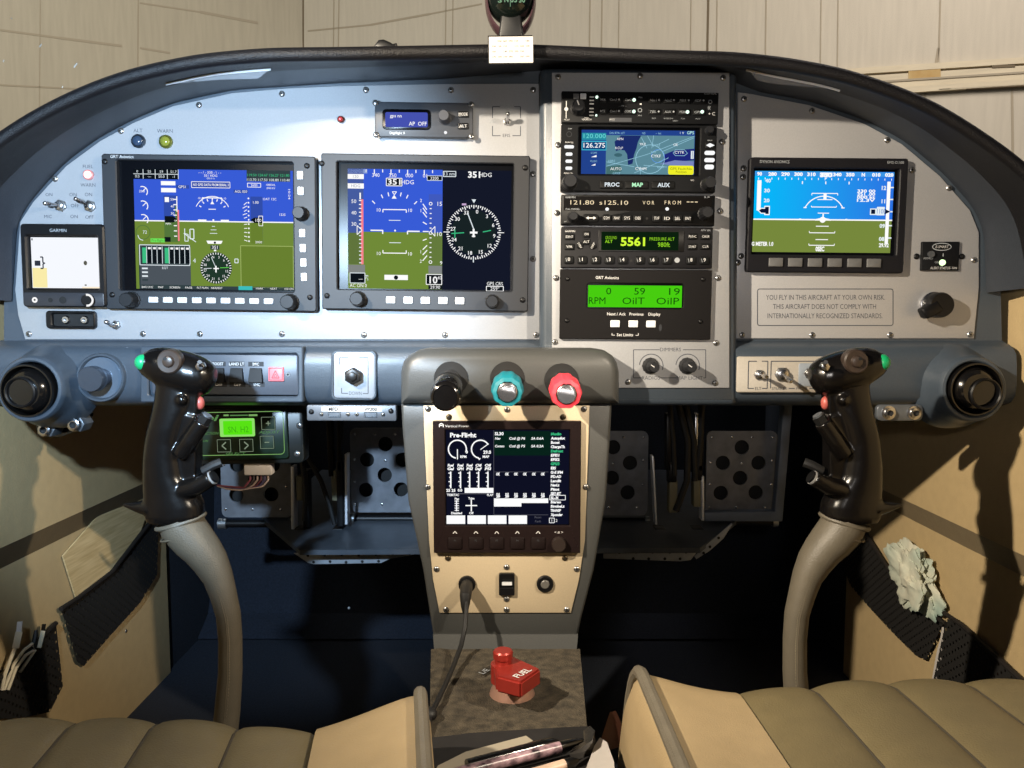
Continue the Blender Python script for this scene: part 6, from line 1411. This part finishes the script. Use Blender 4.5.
mb = MB(); p = [PZ(482, 671, TZ + .002), PZ(490, 666, TZ + .002), PZ(491, 671, TZ + .002), PZ(483, 676, TZ + .002)]; mb.slab(p, (0, 0, .0008), mat('label_tag', (34, 30, 26), .6))
vs, fs, xa, xb = text_geo('L/E', .0); o_ = PZ(483.5, 674, TZ + .0032); ex = (PZ(490, 670, TZ + .0032) - o_) / (xb - xa); ey = Vector((-ex.y, ex.x, 0))
nv = [mb.bm.verts.new(o_ + ex * (v.x - xa) + ey * v.y) for v in vs]
for f_ in fs: mb.face([nv[i] for i in f_], INKG)
single(mb, 'tank_label', 'tiny dark tank label on the carpet left of the red fuel lever', 'label')
# black pouch, paper, pens
PZ0 = TZ + .012
def q3(px, py, z): return PZ(px, py, z)
mb = MB(); mb.slab([q3(428, 738, PZ0), q3(470, 733, PZ0), q3(540, 728.5, PZ0), q3(588, 726, PZ0), q3(594, 738, PZ0), q3(612, 760, PZ0), q3(630, 800, PZ0), q3(420, 800, PZ0)], (0, 0, -.0125), mat('pouch_black', (22, 20, 20), .8, 0, .2, 100)); single(mb, 'document_pouch', 'flat black pouch at the bottom edge under the pens', 'pouch')
mb = MB(); mb.slab([q3(438, 767, PZ0 + .002), q3(466, 753, PZ0 + .002), q3(526, 737, PZ0 + .002), q3(533, 742, PZ0 + .002), q3(500, 756, PZ0 + .002), q3(460, 800, PZ0 + .002), q3(420, 800, PZ0 + .002)], (0, 0, .001), mat('grey_paper', (150, 142, 126), .7)); single(mb, 'folded_paper', 'folded grey paper lying under the black pen at the bottom edge', 'paper')
def rod(name, label, a, b, r, m, cap=None, z=.0):
    p0, p1 = q3(*a, PZ0 + z), q3(*b, PZ0 + z); t = empty(name, label, 'pen', p0)
    mb = MB(); mb.tube([Vector(), (p1 - p0) * .82], r, m, 14); mb.build('barrel', t)
    mb = MB(); mb.tube([(p1 - p0) * .82, (p1 - p0) * .93, p1 - p0], [r * 1.05, r * .95, r * .45], cap or m, 14); mb.build('cap', t)
    return t
rod('pen', 'black pen lying across the folded paper at the bottom edge', (467, 766), (558, 742), .0042, GLOSSK, None, .008)
PUR = mat('clear_purple', (38, 26, 36), .3, 0, .0, 170, col2=(176, 146, 156))
rod('pen', 'clear purple-tinted pen lying in front of the black pen', (440, 778), (584, 741), .0037, PUR, GLOSSK, .010)
rod('pen', 'pale slim pen lying nearest the bottom edge beside the purple pen', (500, 784), (578, 761), .0036, mat('pen_pale', (196, 170, 150), .4, 0, .3, 60), BLACK, .010)
mb = MB(); mb.slab([q3(583, 742, PZ0 + .004), q3(590, 737, PZ0 + .004), q3(595, 742, PZ0 + .004), q3(592, 752, PZ0 + .004), q3(580, 760, PZ0 + .004), q3(570, 765, PZ0 + .004), q3(572, 760, PZ0 + .004), q3(584, 753, PZ0 + .004)], (0, 0, .008), GLOSSK); single(mb, 'pen_clip', 'glossy black clip at the right ends of the pens', 'clip')
mb = MB(); mb.slab([q3(594, 752, PZ0 + .001), q3(600, 743, PZ0 + .001), q3(607, 748, PZ0 + .001), q3(614, 768, PZ0 + .001), q3(616, 800, PZ0 + .001), q3(575, 800, PZ0 + .001), q3(590, 764, PZ0 + .001)], (0, 0, .004), PAPER); single(mb, 'white_card', 'white card lying by the inner side of the right seat', 'card')
mb = MB(); mb.slab([q3(600, 742, PZ0 - .01), q3(610, 712, PZ0 + .012), q3(616, 711, PZ0 + .012), q3(620, 722, PZ0 - .004), q3(618, 735, PZ0 - .01)], (.004, .004, -.01), mat('brown_strap', (84, 52, 40), .5)); single(mb, 'belt_end', 'dark brown strap end beside the right seat', 'strap')
mb = MB(); mb.ball(q3(349, 608, .0) * 0 + P(349, 608, .088), .0016, INKG, 8); single(mb, 'speck', 'pale crumb on the dark carpet of the left footwell', 'crumb')

# ============================================================ WINDSHIELD
GL = bpy.data.materials.new('windshield_glass'); GL.use_nodes = True
n_ = GL.node_tree.nodes; l_ = GL.node_tree.links; n_.remove(n_['Principled BSDF'])
g1 = n_.new('ShaderNodeBsdfTransparent'); g1.inputs[0].default_value = (.97, .97, .96, 1); g2 = n_.new('ShaderNodeBsdfGlossy'); g2.inputs['Roughness'].default_value = .03; g2.inputs[0].default_value = (1, 1, 1, 1)
mx = n_.new('ShaderNodeMixShader'); mx.inputs[0].default_value = .02; l_.new(g1.outputs[0], mx.inputs[1]); l_.new(g2.outputs[0], mx.inputs[2]); l_.new(mx.outputs[0], n_['Material Output'].inputs[0])
mb = MB(); rows = []
for j in range(13):
    ph = R(78 * j / 12); rows.append(mb.loop3([Vector((.70 * math.cos(R(180 - 180 * i / 40)) * (1 - .10 * math.sin(ph)), .62 - 1.5 * (1 - math.cos(ph)) * .75, .58 + (.16 + .52 * math.sin(ph)) * math.sin(R(180 - 180 * i / 40)) ** .7 if 0 < i < 40 else .58)) for i in range(41)]))
for j in range(12): mb.bridge(rows[j], rows[j + 1], GL, False)
from mathutils.bvhtree import BVHTree
mb.bm.normal_update(); tree = BVHTree.FromBMesh(mb.bm)
SCR = mat('windshield_scratch', (235, 232, 222), .4)
for x0, y0, x1, y1, w_ in ((39.5, 47, 41.5, 44, .0007), (74, 67.5, 77, 63, .0008), (11, 18.5, 12, 18, .0007), (3, 62, 4, 60, .0006), (62, 88, 63, 86, .0005)):
    q = [tree.ray_cast(C0, ray(x, y).normalized())[0] for x, y in ((x0, y0), (x1, y1))]
    if None in q: continue
    n0 = (C0 - q[0]).normalized() * .0006; s0 = (q[1] - q[0]).cross(n0).normalized() * w_
    mb.face(mb.loop3([q[0] - s0 + n0, q[1] - s0 + n0, q[1] + s0 + n0, q[0] + s0 + n0]), SCR)
tag(mb.build('window_1'), 'clear curved windshield over the glareshield', None, None, 'structure')
